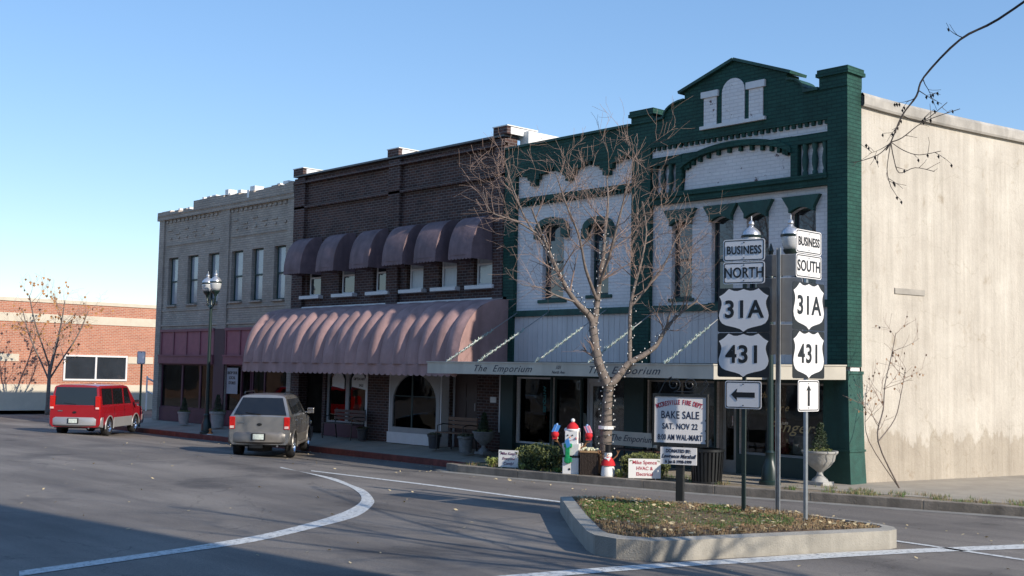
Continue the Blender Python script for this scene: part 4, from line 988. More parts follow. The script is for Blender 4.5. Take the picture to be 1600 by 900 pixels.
def car(name, label, loc, rz, S, low, paint, zb, W, L, belt, roof, hood, wb0, wb1, wr, ws, rear_s, tumble, van=False):
    t = thing(name, label, 'car', loc, rz, local=True)
    hw = W/2
    st = []   # (y, ztop, topwidth factor, belt width factor)
    hl = ws[0]
    st.append((0.0, belt, .96, .955)); st.append((.04, belt+.02, .955, .985)); st.append((rear_s, roof-.03, tumble, .995)); st.append((rear_s+.3, roof, tumble, 1)); st.append((ws[1]-.5, roof, tumble, 1)); st.append((ws[1]-.05, roof-.04, tumble, 1))
    st.append((ws[0], hood+.02, .90, 1)); st.append((ws[0]+.4, hood-.0, .86, .99)); st.append((L-.35, hood-.07, .84, .965)); st.append((L-.1, hood-.16, .82, .93)); st.append((L, hood-.33, .8, .88))
    def ring(y, zt, tf, bf):
        h = hw*bf; ht = hw*tf; b_ = min(belt, zt-.03)
        if y > ws[0]-.01: b_ = min(belt-.02, zt-.05)
        P = [(h*.90, zb), (h*.985, zb+.10), (h, zb+.35), (h*.995, (zb+belt)/2+.12), (h*.975, b_), (h*.955, b_+.02 if zt > b_+.03 else zt-.005)]
        dz = zt-b_
        P += [(h*.955+(ht-h*.955)*.5, b_+.02+(dz-.02-min(.10, dz*.25))*.5), (ht+.0, zt-min(.10, dz*.25)), (ht-.05, zt-min(.035, dz*.1)), (ht-.16, zt-.006), (ht*.4, zt+.012 if zt > belt+.1 else zt+.008)]
        return P
    vs = []; n = None
    for s_ in st:
        P = ring(*s_); full = [(x, z) for x, z in P]+[(-x, z) for x, z in P[::-1]]; n = len(full)
        vs += [(x, s_[0], z) for x, z in full]
    fs = []
    for i in range(len(st)-1):
        for k in range(n): fs.append((i*n+k, i*n+(k+1)%n, (i+1)*n+(k+1)%n, (i+1)*n+k))
    fs.append(tuple(range(n))); fs.append(tuple(range((len(st)-1)*n, len(st)*n))[::-1])
    mb = MB(); mb.add(vs, [f[::-1] for f in fs]); body = part('body', mb, paint, t)
    cut = []
    for yy in (wb0, wb1):
        for sd in (-1, 1):
            c = MB(); c.lathe([(wr*1.20, -.3), (wr*1.20, .3)], 26); c.v = [(sd*hw+q[2], yy+q[0], wr+q[1]) for q in c.v]
            o = part('cut', c, paint); o.parent = None; cut.append(o)
    # cutter local space equals the car's: place at car transform
    for o in cut: o.matrix_world = Matrix.Translation(loc) @ Matrix.Rotation(rz, 4, 'Z')
    bpy.context.view_layer.update(); bake_bool(body, cut)
    # lower cladding + bumpers
    q = MB(); 
    for sd in (-1, 1): q.obox((sd*(hw*.975), (wb0+wb1)/2, zb+.14), (.03,0,0), (0,(wb1-wb0)/2-wr*1.25,0), (0,0,.12 if not van else .19))
    part('side_cladding', q, low, t, bevel=.02)
    def bumper(y0_, y1_, z0_, z1_):
        s = 1 if y1_ > y0_ else -1
        P = []
        mbb = MB(); ws_ = [-1,-.93,-.7,0,.7,.93,1]
        prof_ = [(0,z0_),( .7,z0_+.02),(1,z0_+.1),(1,z1_-.06),(.85,z1_),(0,z1_)]
        vs_ = []
        for a in ws_:
            cv = 1-.5*max(0, abs(a)-.6)/.4
            for p_ in prof_: vs_.append((a*(hw+.01), y0_+(y1_-y0_)*p_[0]*cv, p_[1]))
        m__ = len(prof_)
        fs_ = [(i*m__+k, (i+1)*m__+k, (i+1)*m__+(k+1)%m__, i*m__+(k+1)%m__) for i in range(len(ws_)-1) for k in range(m__)]+[tuple(range(m__)), tuple(range((len(ws_)-1)*m__, len(ws_)*m__))[::-1]]
        if s < 0: fs_ = [f[::-1] for f in fs_]
        mbb.add(vs_, fs_); return part('bumper', mbb, low, t, smooth=True)
    rb = bumper(.30, -.12, zb-.02, zb+.36); fb = bumper(L-.3, L+.08, zb-.02, zb+.34)
    q = MB(); q.box(-.20,.20,-.135,-.118,zb+.14,zb+.33); part('plate_recess', q, BLACKM, rb)
    q = MB(); q.box(-.155,.155,-.142,-.134,zb+.155,zb+.31); part('license_plate', q, mat('plate_pale',(.62,.68,.62),.4,var=.25,vs=25), rb)
    # chassis, exhaust, spare
    q = MB(); q.box(-hw*.8,hw*.8,.25,L-.3,zb-.06,zb+.1); q.box(-hw*.95,hw*.95,wb0-.1,wb0+.1,wr-.06,wr+.06); q.box(-hw*.95,hw*.95,wb1-.1,wb1+.1,wr-.06,wr+.06); part('underbody', q, BLACKM, t)
    if not van:
        q = MB(); q.lathe([(.1,0),(.36,0),(.36,.2),(.1,.2)], 20, (-.1,.75,.20)); part('spare_tyre', q, RUBBER, t, smooth=True)
        q = MB(); q.box(-.28,.1,-.02,.12,zb-.1,zb-.02); part('tow_hitch', q, BLACKM, t)
    q = MB(); q.tube([(.45,.6,zb-.02),(.52,.05,zb-.04)], .03, 8); part('exhaust', q, CHROME, t)
    for yy in (wb0, wb1):
        for sd in (-1, 1): wheel(t, sd*(hw-.13), yy, wr, .235, sd)
    # glass. side surface between belt and roof
    def sidept(y, v, off, sd):   # v 0 belt..1 roof edge
        zt = roof
        if y < rear_s: zt = belt+.02+(roof-belt-.05)*(y-.04)/(rear_s-.04)
        if y > ws[1]-.05: zt = roof-.04-(roof-.06-hood)*(y-ws[1]+.05)/(ws[0]-ws[1]+.05)
        zlo = belt+.02; zhi = zt-min(.10,(zt-belt)*.25)
        ht = hw*(tumble + (0 if y <= ws[1]-.05 else (.90-tumble)*(y-ws[1]+.05)/(ws[0]-ws[1]+.05)))
        xlo = hw*.955; z = zlo+(zhi-zlo)*v; x = xlo+(ht-xlo)*v
        return (sd*(x+off), y, z)
    def swin(ya, yb, v0=.06, v1=.93, sl0=0, sl1=0):
        for sd in (-1, 1):
            q = MB(); N1 = 6; vs_ = []
            for off in (.006, -.01):
                for j in range(4):
                    v = v0+(v1-v0)*j/3
                    for i in range(N1+1):
                        y = ya+sl0*j/3+((yb+sl1*j/3)-(ya+sl0*j/3))*i/N1; vs_.append(sidept(y, v, off, sd))
            fs_ = [(j*(N1+1)+i, j*(N1+1)+i+1, (j+1)*(N1+1)+i+1, (j+1)*(N1+1)+i) for j in range(3) for i in range(N1)]
            q.add(vs_, fs_ if sd > 0 else [f[::-1] for f in fs_]); part('side_window', q, CARG, t)
    for wdw in S['side']: swin(*wdw)
    def tail(z): return .04+(rear_s-.04)*(z-belt-.02)/(roof-.03-belt-.02)
    q = MB(); za, zc = belt+.05, roof-.10
    wa, wc = hw*.85, hw*(tumble-.09)
    q.add([(-wa,tail(za)-.012,za),(wa,tail(za)-.012,za),(wc,tail(zc)-.012,zc),(-wc,tail(zc)-.012,zc),(-wa,tail(za)+.02,za),(wa,tail(za)+.02,za),(wc,tail(zc)+.02,zc),(-wc,tail(zc)+.02,zc)], [(0,1,2,3),(0,4,5,1),(1,5,6,2),(2,6,7,3),(3,7,4,0)])
    part('rear_window', q, CARG, t)
    q = MB(); y1_, y2_ = ws[1]-.0, ws[0]-.05
    def wsz(y): return roof-.04-(roof-.06-hood)*(y-ws[1]+.05)/(ws[0]-ws[1]+.05)
    q.add([(-hw*.74,y1_+.05,wsz(y1_+.05)+.02),(hw*.74,y1_+.05,wsz(y1_+.05)+.02),(hw*.80,y2_-.04,wsz(y2_-.04)+.022),(-hw*.80,y2_-.04,wsz(y2_-.04)+.022)], [(3,2,1,0)]); part('windshield', q, CARG, t)
    for sd in (-1, 1):
        q = MB(); x0_, x1_ = (sd*hw*.955, sd*hw*.78); zt_ = S['lamp'][1]
        q.obox(((x0_+x1_)/2+sd*.012, .035, (S['lamp'][0]+zt_)/2), (abs(x0_-x1_)/2+.005,0,0), (0,.06,0), (0,0,(zt_-S['lamp'][0])/2)); o = part('tail_light', q, LAMPR, t, bevel=.015)
        q = MB(); q.obox(((x0_+x1_)/2+sd*.012, -.026, S['lamp'][0]+.06), (abs(x0_-x1_)/2-.02,0,0), (0,.004,0), (0,0,.035)); part('reversing_lens', q, mat('pale_lens',(.8,.6,.55),.2), o)
        q = MB(); q.obox((sd*(hw*.80), L-.05, hood-.28), (.13,0,0), (0,.05,0), (0,0,.07)); part('headlight', q, CHROME, t, bevel=.02)
        q = MB(); c = Vector((sd*(hw+.13), ws[1]+.30, belt+.10)); q.obox(c, (.10,0,0), (0,.045,.0), (0,0,.085)); q.obox(c-Vector((sd*.12,-.02,.05)), (.06,0,0), (0,.02,0), (0,0,.02)); o = part('side_mirror', q, BLACKM if van else paint, t, bevel=.025)
        q = MB(); q.obox(c-Vector((0,.048,0)), (.085,0,0), (0,.003,0), (0,0,.07)); part('mirror_glass', q, CHROME, o)
        for hy in S['handles']:
            q = MB(); q.obox((sd*(hw*.985+.012), hy, belt-.13), (.018,0,0), (0,.085,0), (0,0,.018)); part('door_handle', q, paint if van else CHROME, t, bevel=.008)
        q = MB()
        for hy in S['seams']: q = MB(); q.obox((sd*hw*1.0-.0*sd, hy, (zb+.3+belt)/2), (.003,0,0), (0,.004,0), (0,0,(belt-zb-.32)/2)); part('door_seam', q, BLACKM, t)
        for yy in (wb0, wb1):
            q = MB(); pts = [(sd*(hw-.01), yy+wr*1.22*cos(a), wr+wr*1.22*sin(a)) for a in [pi*k/14-.15+.3*k/14 for k in range(15)]]
            q.tube(pts, .028, 6); part('wheel_arch_trim', q, low, t, smooth=True)
        if S.get('rack'):
            q = MB(); q.tube([(sd*hw*.66,rear_s+.2,roof),(sd*hw*.66,rear_s+.3,roof+.06),(sd*hw*.66,ws[1]-.7,roof+.06),(sd*hw*.66,ws[1]-.6,roof)], .017, 6); part('roof_rail', q, BLACKM, t, smooth=True)
        if S.get('step'):
            q = MB(); q.tube([(sd*(hw+.02),wb0+wr*1.3,zb-.02),(sd*(hw+.02),wb1-wr*1.3,zb-.02)], .045, 8); part('side_step', q, low, t, smooth=True)
    q = MB(); q.tube([(.02,tail(belt+.07)-.03,belt+.07),(-.28,tail(belt+.1)-.035,belt+.10),(-.42,tail(belt+.12)-.03,belt+.12)], .009, 5); part('rear_wiper', q, BLACKM, t)
    q = MB(); q.lathe([(.01,0),(.075,0),(.07,.012),(.01,.014)], 16); q.v = [(a[0]+.0, -a[2]-.012, a[1]*.55+belt-.22) for a in q.v]; part('tailgate_emblem', q, BLACKM, t)
    q = MB(); q.box(-.62,-.44,-.02,-.008,belt-.19,belt-.155); part('tailgate_badge', q, CHROME, t)
    return t
SU = dict(side=[(.62,1.04,.08,.93,.02,.0),(1.12,2.05,.08,.93,.0,.0),(2.13,3.0,.08,.93,0,-.28)], lamp=(.86,1.22), handles=(1.25,2.25), seams=(1.07,2.1,3.18), rack=True, step=True)
VA = dict(side=[(.32,1.35,.06,.94,0,0),(1.4,2.45,.06,.94,0,0),(2.6,3.35,.06,.94,0,-.3)], lamp=(1.0,1.5), handles=(2.6,), seams=(1.45,2.5,3.5))
suv_rear = G(411, 712)
SH = R(45)    # heading: left of +Y
def place(fr, heading, half, back): pass
suv = car('parked_suv', 'silver grey sport utility vehicle parked at the red kerb, rear to the road', (-13.05,-4.72,-.12), R(49), SU, SILVERL, SILVERP, .42, 1.78, 4.75, 1.22, 1.86, 1.16, .98, 3.82, .37, (3.62,2.85), .50, .735)
van = car('parked_van', 'red passenger van with grey lower panels parked at the kerb beyond the lamp post', (-23.3,-5.0,-.12), R(46), VA, mat('light_grey_panel',(.36,.36,.37),.4,metal=.3,coat=.3,var=.04), REDP, .36, 1.92, 4.85, 1.12, 1.92, 1.05, 1.0, 3.85, .34, (4.15,3.25), .12, .86, van=True)
suv.scale = (.83,)*3; van.scale = (.82,)*3

# ================================================================ STREET LAMPS
LG = bpy.data.materials.new('lamp_globe_glass'); LG.use_nodes = True
_b = LG.node_tree.nodes['Principled BSDF']; _b.inputs['Base Color'].default_value = (.75,.76,.76,1); _b.inputs['Roughness'].default_value = .25; _b.inputs['Transmission Weight'].default_value = .35
_n = LG.node_tree.nodes.new('ShaderNodeTexNoise'); _n.inputs['Scale'].default_value = 30; _bp = LG.node_tree.nodes.new('ShaderNodeBump'); _bp.inputs['Strength'].default_value = .6
LG.node_tree.links.new(_n.outputs[0], _bp.inputs['Height']); LG.node_tree.links.new(_bp.outputs[0], _b.inputs['Normal'])
def street_lamp(label, loc, h, rz):
    t = thing('street_lamp', label, 'street lamp', loc, rz, group='double globe street lamps', local=True)
    q = MB(); q.lathe([(.20,0),(.20,.06),(.16,.08),(.15,.30),(.10,.42),(.085,.55),(.095,.58),(.07,.62)], 16); part('base', q, GMETAL, t, smooth=True)
    q = MB(); q.lathe([(.065,.6),(.048,h-1.05),(.06,h-1.04),(.06,h-.98),(.045,h-.95),(.04,h-.55),(.055,h-.52),(.03,h-.45),(.012,h-.38)], 14, flute=-.04); part('pole', q, GMETAL, t, smooth=True)
    q = MB()
    for s in (-1, 1):
        q.tube([(0,0,h-.95),(s*.15,0,h-1.0),(s*.30,0,h-.92),(s*.37,0,h-.75),(s*.36,0,h-.62)], [.03,.028,.026,.028,.03], 8)
        q.tube([(0,0,h-.7),(s*.14,0,h-.78),(s*.28,0,h-.8)], .014, 6)
        q.tube([(s*.20+.07*cos(a)*s,0,h-.80+.07*sin(a)) for a in [k*.7 for k in range(9)]], .012, 5)
    part('arm', q, GMETAL, t, smooth=True)
    for s in (-1, 1):
        c = (s*.36, 0, h-.62)
        q = MB(); q.lathe([(.045,-.06),(.06,.0),(.11,.05),(.135,.09),(.14,.12)], 14, c); o = part('lantern', q, GMETAL, t, smooth=True)
        q = MB(); q.lathe([(.12,.12),(.155,.20),(.175,.32),(.17,.36)], 16, c, flute=.015); part('globe', q, LG, o, smooth=True, angle=0)
        q = MB(); q.lathe([(.185,.355),(.19,.385),(.175,.40)], 16, c); part('band', q, GMETAL, o, smooth=True)
        q = MB(); q.lathe([(.175,.40),(.16,.46),(.10,.52),(.055,.55),(.04,.58),(.055,.61),(.045,.65),(.012,.68),(.008,.76)], 16, c, flute=.03); part('cap', q, mat('brushed_silver',(.62,.62,.63),.32,metal=.7,var=.25,vs=30), o, smooth=True)
    return t
street_lamp('dark green double globe lamp post between the red van and the silver car', (-21.65,-1.5,-.01), 4.95, R(-9))
street_lamp('double globe lamp post rising behind the route signs by the corner shop', (-.73,-1.45,.13), 4.78, R(25))
# small orange cap by the left lamp
q = thing('water_valve', 'small white and orange valve cap on the kerb beside the lamp post', 'valve', (-21.2,-1.6,-.01), local=True)
m_ = MB(); m_.lathe([(.07,0),(.07,.05),(.03,.06),(.03,.12),(.05,.13),(.05,.17),(.01,.19)], 12); part('cap', m_, mat('orange_paint',(.6,.22,.06),.6), q, smooth=True)
m_ = MB(); m_.lathe([(.10,0),(.10,.02),(.01,.021)], 12); part('collar', m_, WHITE2, q)

# ================================================================ ROUTE SIGNS
def rrect(x0, x1, z0, z1, r, k=5):
    P = []
    for cx_, cz_, a0 in ((x1-r,z1-r,0),(x0+r,z1-r,pi/2),(x0+r,z0+r,pi),(x1-r,z0+r,3*pi/2)):
        P += [(cx_+r*cos(a0+pi/2*i/k), cz_+r*sin(a0+pi/2*i/k)) for i in range(k+1)]
    return P
def ringprism(mb, P, Q, y0_, y1_):
    n = len(P)
    for i in range(n): j = (i+1)%n; mb.prism([P[i], P[j], Q[j], Q[i]], y0_, y1_)
def plate(root, w_, h_, zc, y=-.03, face=SIGNW, border=SIGNK, r=.035, label=None):
    q = MB(); q.prism(rrect(-w_/2, w_/2, zc-h_/2, zc+h_/2, r), y, y+.004); o = part('sign_plate', q, face, root, label=label)
    b = MB(); i_ = .012; ringprism(b, rrect(-w_/2+i_, w_/2-i_, zc-h_/2+i_, zc+h_/2-i_, r-.005), rrect(-w_/2+i_+.012, w_/2-i_-.012, zc-h_/2+i_+.012, zc+h_/2-i_-.012, r-.012), y-.002, y-.0003); part('border', b, border, o)
    bk = MB(); bk.prism(rrect(-w_/2+.004, w_/2-.004, zc-h_/2+.004, zc+h_/2-.004, r), y+.0043, y+.0063); part('sign_back', bk, ALU, o)
    bt = MB()
    for s in (-1,1): bt.lathe([(.009,0),(.009,.004),(.002,.006)], 8); n_=len(bt.v)//1
    bt = MB()
    for s in (-1, 1):
        k = MB(); k.lathe([(.009,0),(.009,.004),(.002,.006)], 8); bt.add([(v[0], y-.0005-v[2], zc+s*(h_/2-.045)+v[1]) for v in k.v], k.f)
    part('bolts', bt, SIGNK, o)
    return o
half = [(0,.475),(.05,.452),(.12,.432),(.19,.437),(.25,.465),(.285,.485),(.33,.435),(.375,.385),(.425,.345),(.475,.315),(.452,.27),(.428,.20),(.425,.13),(.44,.05),(.465,-.04),(.478,-.13),(.462,-.22),(.415,-.30),(.34,-.345),(.25,-.37),(.16,-.395),(.07,-.43),(0,-.49)]
def shield(root, w_, h_, zc, txt, y=-.03, size=.30, sx=1):
    q = MB(); q.prism(rrect(-w_/2, w_/2, zc-h_/2, zc+h_/2, .03), y, y+.004); o = part('sign_plate', q, SIGNK, root)
    P = [(x*w_, zc+z*h_) for x, z in half]+[(-x*w_, zc+z*h_) for x, z in half[::-1][1:-1]]
    q = MB(); q.prism(P, y-.002, y-.0003); part('shield', q, SIGNW, o)
    part('lettering', textmb(txt, size, 0, zc+.0, y=y-.0035, sx=sx, bold=size*.022, spacing=1.08), SIGNK, o)
    bk = MB(); bk.prism(rrect(-w_/2+.004, w_/2-.004, zc-h_/2+.004, zc+h_/2-.004, .03), y+.0043, y+.0063); part('sign_back', bk, ALU, o)
    return o
def arrow(o, zc, y, left=True, s=1):
    q = MB(); P = [(-.175,0),(-.085,.085),(-.095,.035),(.17,.035),(.17,-.035),(-.095,-.035),(-.085,-.085)]
    if not left: P = [(.0+z*.8, x*-1*.9) for x, z in P]
    q.prism([(a*s, zc+b*s) for a, b in P], y-.004, y-.001); part('arrow', q, SIGNK, o)
def uposts(root, ztop, m, w_=.05):
    q = MB(); q.box(-w_/2, w_/2, -.006, 0, -.1, ztop); q.box(-w_/2, -w_/2+.006, 0, .03, -.1, ztop); q.box(w_/2-.006, w_/2, 0, .03, -.1, ztop); return part('post', q, m, root)
def signset(name, label, loc, rz, words, w1, arrow_left, postm):
    t = thing(name, label, 'road sign', loc, rz, local=True); z0 = -loc[2]
    uposts(t, 3.95+z0, postm)
    for tx, zc, sz in (('BUSINESS', 3.815, .16), (words, 3.50, .20)):
        o = plate(t, .61, .305, zc+z0); part('lettering', textmb(tx, sz, 0, zc+z0-.003, y=-.0335, sx=.74 if tx == 'BUSINESS' else .80, bold=.003, spacing=1.05), SIGNK, o)
    shield(t, w1, .61, 2.985+z0, '31A', size=.335, sx=.98 if w1 > .7 else .80); shield(t, w1, .61, 2.365+z0, '431', size=.335, sx=.98 if w1 > .7 else .80)
    if arrow_left: o = plate(t, .53, .38, 1.82+z0); arrow(o, 1.82+z0, -.03, True)
    else: o = plate(t, .53 if False else .50, .40, 1.84+z0); arrow(o, 1.84+z0, -.03, False, .85)
    return t
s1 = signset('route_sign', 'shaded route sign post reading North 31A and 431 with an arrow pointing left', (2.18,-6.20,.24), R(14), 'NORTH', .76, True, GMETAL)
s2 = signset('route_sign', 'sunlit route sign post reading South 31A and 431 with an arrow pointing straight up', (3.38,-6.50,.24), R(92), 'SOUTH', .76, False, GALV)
t = thing('route_sign', 'route sign post seen from behind with bare metal backs between the two facing sign posts', 'road sign', (2.50,-5.85,.24), R(14+180), local=True)
uposts(t, 3.62, GALV, .06)
for w_, h_, zc in ((.61,.3,3.38),(.66,.61,2.90),(.66,.42,2.35)):
    o = plate(t, w_, h_, zc)

# ================================================================ BAKE SALE SIGN
t = thing('notice_sign', 'black framed fire department bake sale notice board on a dark post in the traffic island', 'notice board', (.86,-5.95,.2), R(26), local=True)
q = MB(); q.box(-.055,.055,-.02,.09,-.1,.842); part('post', q, BLACKM, t, bevel=.008)
q = MB(); q.box(-.41,.41,-.03,.05,.84,.88); q.box(-.41,.41,-.03,.05,1.56,1.60); q.box(-.41,-.385,-.03,.05,.88,1.56); q.box(.385,.41,-.03,.05,.88,1.56); q.box(-.385,.385,.01,.05,.88,1.56); part('frame', q, BLACKM, t)
q = MB(); q.box(-.383,.383,-.012,.008,.882,1.558); bd = part('board', q, SIGNW, t)
q = MB()
for z_ in (.93,1.07,1.22): q.box(.375,.40,-.036,-.028,z_-.012,z_+.012)
part('latch', q, BLACKM, t)
wd = 'MOORESVILLE FIRE DEPT.'; Rr = .95
for i, ch in enumerate(wd):
    if ch == ' ': continue
    a = (i-(len(wd)-1)/2)*.0345
    part('lettering', textmb(ch, .095, Rr*sin(a), 1.505-Rr+Rr*cos(a)-.03, y=-.0145, sx=.62, bold=.002, rot=-a), REDTX, bd)
for tx, z_, sz, sx_ in (('BAKE SALE',1.285,.155,.74),('SAT. NOV 22',1.12,.12,.74),('8:00 AM WAL-MART',.96,.115,.62)):
    part('lettering', textmb(tx, sz, 0, z_, y=-.0145, sx=sx_, bold=.0012, spacing=1.06), mat('navy_lettering',(.015,.02,.05),.5), bd)
q = MB()
for s, c0 in ((1,-.10),(1,.14)):
    pts = []
    for k in range(34):
        a = -pi/2+k*.32; r_ = .105-.0026*k; pts.append((c0+r_*cos(a), 0, 1.735+r_*sin(a)*1.05))
    q.tube(pts, .009, 6)
q.tube([(-.32,0,1.60),(-.27,0,1.70),(-.22,0,1.80),(-.13,0,1.845)], .009, 6); q.tube([(.30,0,1.60),(.36,0,1.66),(.41,0,1.75),(.38,0,1.80),(.34,0,1.75)], .009, 6); q.tube([(-.1,0,1.63),(.14,0,1.63)], .009, 5)
part('scroll_crest', q, BLACKM, t, smooth=True)
q = MB(); q.box(-.28,.26,-.05,-.03,.57,.82); d_ = part('donor_plate', q, SIGNW, t)
for tx, z_, sz, sh in (('DONATED BY:',.765,.068,0),('Lawrence Marshall',.69,.078,.4),('& Jan & 1998-1999',.61,.062,0)): part('lettering', textmb(tx, sz, -.01, z_, y=-.053, sx=.85, bold=.0015, shear=sh), MATS['navy_lettering'], d_)
q = MB(); 
for x in (-.2,.2): q.box(x-.01,x+.01,-.02,.0,.82,.86)
part('bracket', q, BLACKM, t)

# ================================================================ YARD SIGNS
def yard(label, loc, rz, w_, h_, lines, m, z0):
    t = thing('yard_sign', label, 'yard sign', loc, rz, local=True)
    q = MB(); q.box(-w_/2, w_/2, -.006, .006, z0, z0+h_); o = part('panel', q, WHITE2, t)
    for tx, z_, sz, sh in lines: part('lettering', textmb(tx, sz, 0, z0+z_, y=-.008, shear=sh, sx=.95, bold=.001), m, o)
    q = MB()
    for s in (-1,1):
        q.obox((s*(w_/2-.05), -.008, z0+h_-.035), (.022,0,0), (0,.001,0), (0,0,.006)); q.obox((s*(w_/2-.03), -.008, z0+h_-.045), (.006,0,0), (0,.001,0), (0,0,.015))
    part('corner_mark', q, GRASS if m == REDTX else G_PT, o)
    q = MB()
    for x in (-w_*.35, w_*.35): q.tube([(x,.01,-.12),(x,.01,z0+h_*.6)], .006, 5)
    part('stake', q, WHITE2, t); return t
yard('white hand lettered yard sign at the left end of the kerbside hedge', (F(794,735,-3.3).x,-3.3,.13), R(28), .42, .34, [("Mike Keen's",.27,.075,.35),('Everyone',.17,.075,.35),('Comfy!',.07,.075,.35)], mat('plum_lettering',(.12,.03,.10),.5), .03)
yard('white heating and electrical business yard sign with red letters beside the right hedge', (F(1007,740,-2.68).x,-2.68,.13), R(46), .60, .36, [('Mike Spence',.29,.095,0),('HVAC &',.18,.09,0),('Electrical',.075,.09,0)], REDTX, .02)

# ================================================================ SNOWMEN, BASKET
SN = thing('snowman_figure', 'large white box snowman with red hat, green scarf and raised red mittens holding gifts', 'decoration', (F(894,735,-3.12).x,-3.12,.13), R(30), local=True)
q = MB(); q.box(-.16,.16,-.14,.16,0,.33); part('base_box', q, WHITE2, SN, bevel=.008)
q = MB()
for z_ in (.11,.24): k = MB(); k.lathe([(.022,0),(.022,.006),(.002,.008)], 10); q.add([(v[0]-.02,-.141-v[2],z_+v[1]) for v in k.v], k.f)
part('button', q, SIGNK, SN)
q = MB(); q.add([(-.13,-.12,.33),(.13,-.12,.33),(.13,.12,.33),(-.13,.12,.33),(-.18,-.15,.60),(.18,-.15,.60),(.18,.15,.60),(-.18,.15,.60)], [(0,3,2,1),(4,5,6,7),(0,1,5,4),(1,2,6,5),(2,3,7,6),(3,0,4,7)]); part('torso_box', q, WHITE2, SN, bevel=.012)
q = MB(); q.box(-.16,.16,-.145,.145,.335,.37); part('belt', q, SIGNK, SN)
q = MB(); q.box(-.125,.125,-.12,.12,.60,.84); 
for s in (-1,1): q.ball((s*.12,-.02,.85), .045, 8)
hd = part('head', q, WHITE2, SN, bevel=.008)
q = MB()
for s in (-1,1): q.ball((s*.045-.02,-.122,.755), .016, 6)
part('eye', q, SIGNK, hd)
q = MB(); q.tube([(-.02,-.12,.72),(-.02,-.17,.712)], [.012,.004], 6); part('nose', q, mat('carrot',(.7,.25,.05),.6), hd)
q = MB(); q.tube([(-.075,-.123,.675),(-.045,-.123,.655),(0,-.123,.655),(.03,-.123,.675)], .006, 5); part('mouth', q, mat('smudged_pink',(.55,.25,.28),.7), hd)
q = MB(); q.ball((.10,-.125,.70), .025, 6); part('cheek', q, MATS['smudged_pink'], hd)
q = MB(); q.lathe([(.12,0),(.125,.04),(.10,.10),(.05,.15),(.02,.165)], 16, (0,0,.84)); ht = part('hat', q, REDF, SN, smooth=True)
q = MB(); q.ball((0,0,1.035), .04, 8); q.lathe([(.13,0),(.14,.02),(.13,.04)], 16, (0,0,.835)); part('pom_pom', q, WHITE2, ht, smooth=True)
q = MB(); q.box(-.13,.03,-.17,-.13,.52,.60); q.box(-.10,-.01,-.185,-.15,.22,.58); q.box(-.12,.03,-.18,-.15,.24,.34); part('scarf', q, mat('green_foil',(.02,.35,.13),.35,metal=.3,var=.4,vs=25), SN, bevel=.02)
q = MB(); q.obox((-.05,-.17,.60), (.035,0,.02), (0,.02,0), (-.02,0,.07)); part('blue_bow', q, mat('blue_foil',(.08,.30,.70),.35,metal=.2), SN)
for s in (-1,1):
    e = Vector((s*.31,-.05,.66)); q = MB(); q.tube([(s*.14,0,.50),(s*.24,-.02,.55),e], [.022,.018,.015], 6); q.tube([e-Vector((s*.05,0,.05)), e+Vector((s*.05,0,-.02))], .01, 5); part('arm', q, mat('stick_wood',(.28,.14,.06),.8), SN)
    q = MB(); q.ball((s*.335,-.06,.76), .075, 8, .95); q.obox((s*.33,-.06,.69), (.05,0,0), (0,.04,0), (0,0,.02)); mt = part('mitten', q, REDF, SN, smooth=True)
    q = MB(); q.ball((s*.30,-.06,.69), .03, 6); part('cuff', q, mat('cuff_green',(.3,.5,.3),.8), mt)
    c = mat('gift_blue',(.08,.28,.72),.4) if s < 0 else mat('gift_pink',(.75,.3,.4),.4)
    q = MB(); q.obox((s*.32,-.06,.87), (.05,0,.01*s), (0,.04,0), (-.03*s if s < 0 else -.03*s,0,.07)); g = part('gift', q, c, SN)
    q = MB(); q.obox((s*.315,-.103,.875), (.008,0,0), (0,.002,0), (-.03*s,0,.072)); q.ball((s*.30,-.06,.955), .022, 5); part('ribbon', q, mat('ribbon_pale',(.6,.6,.35) if s > 0 else (.3,.5,.8),.5), g)
BK = thing('wicker_basket', 'dark slatted crate lined with tan cloth standing between the two snowmen', 'basket', (F(922,735,-3.0).x,-3.0,.13), R(30), local=True)
q = MB()
for k in range(12): 
    x = -.16+k*.029; q.box(x, x+.022, -.15, -.135, 0, .46); q.box(x, x+.022, .135, .15, 0, .46)
for k in range(10):
    y = -.13+k*.029; q.box(-.165,-.15,y,y+.022,0,.46); q.box(.17,.185,y,y+.022,0,.46)
q.box(-.15,.17,-.134,.134,.01,.40); part('slats', q, WICK, BK)
q = MB(); q.box(-.17,.19,-.16,.16,.44,.475); q.box(.187,.20,-.1,.12,.05,.42); part('cloth_liner', q, BURL, BK, bevel=.01)
q = MB(); rg = random.Random(8)
for k in range(26): q.ball((rg.uniform(-.13,.15), rg.uniform(-.13,.13), .49+rg.uniform(0,.03)), rg.uniform(.018,.035), 4)
part('filling', q, mat('pale_filling',(.62,.62,.45),.8,var=.4,vs=20), BK)
S2 = thing('snowman_figure', 'small white snowman in a black top hat and red cape with stick arms', 'decoration', (F(950,735,-2.93).x,-2.93,.13), R(35), local=True)
q = MB(); q.lathe([(.125,0),(.135,.05),(.12,.18),(.09,.27),(.05,.30)], 16); part('body', q, WHITE2, S2, smooth=True)
q = MB(); q.lathe([(.14,0),(.12,.07),(.075,.14),(.05,.16)], 16, (0,0,.22)); part('cape', q, REDF, S2, smooth=True)
q = MB(); q.ball((0,0,.42), .075, 8); hd = part('head', q, WHITE2, S2, smooth=True)
q = MB(); q.ball((-.025,-.07,.435), .01, 5); q.ball((.025,-.07,.435), .01, 5); part('eye', q, SIGNK, hd)
q = MB(); q.tube([(0,-.07,.415),(0,-.12,.405)], [.012,.003], 6); part('nose', q, MATS['carrot'], hd)
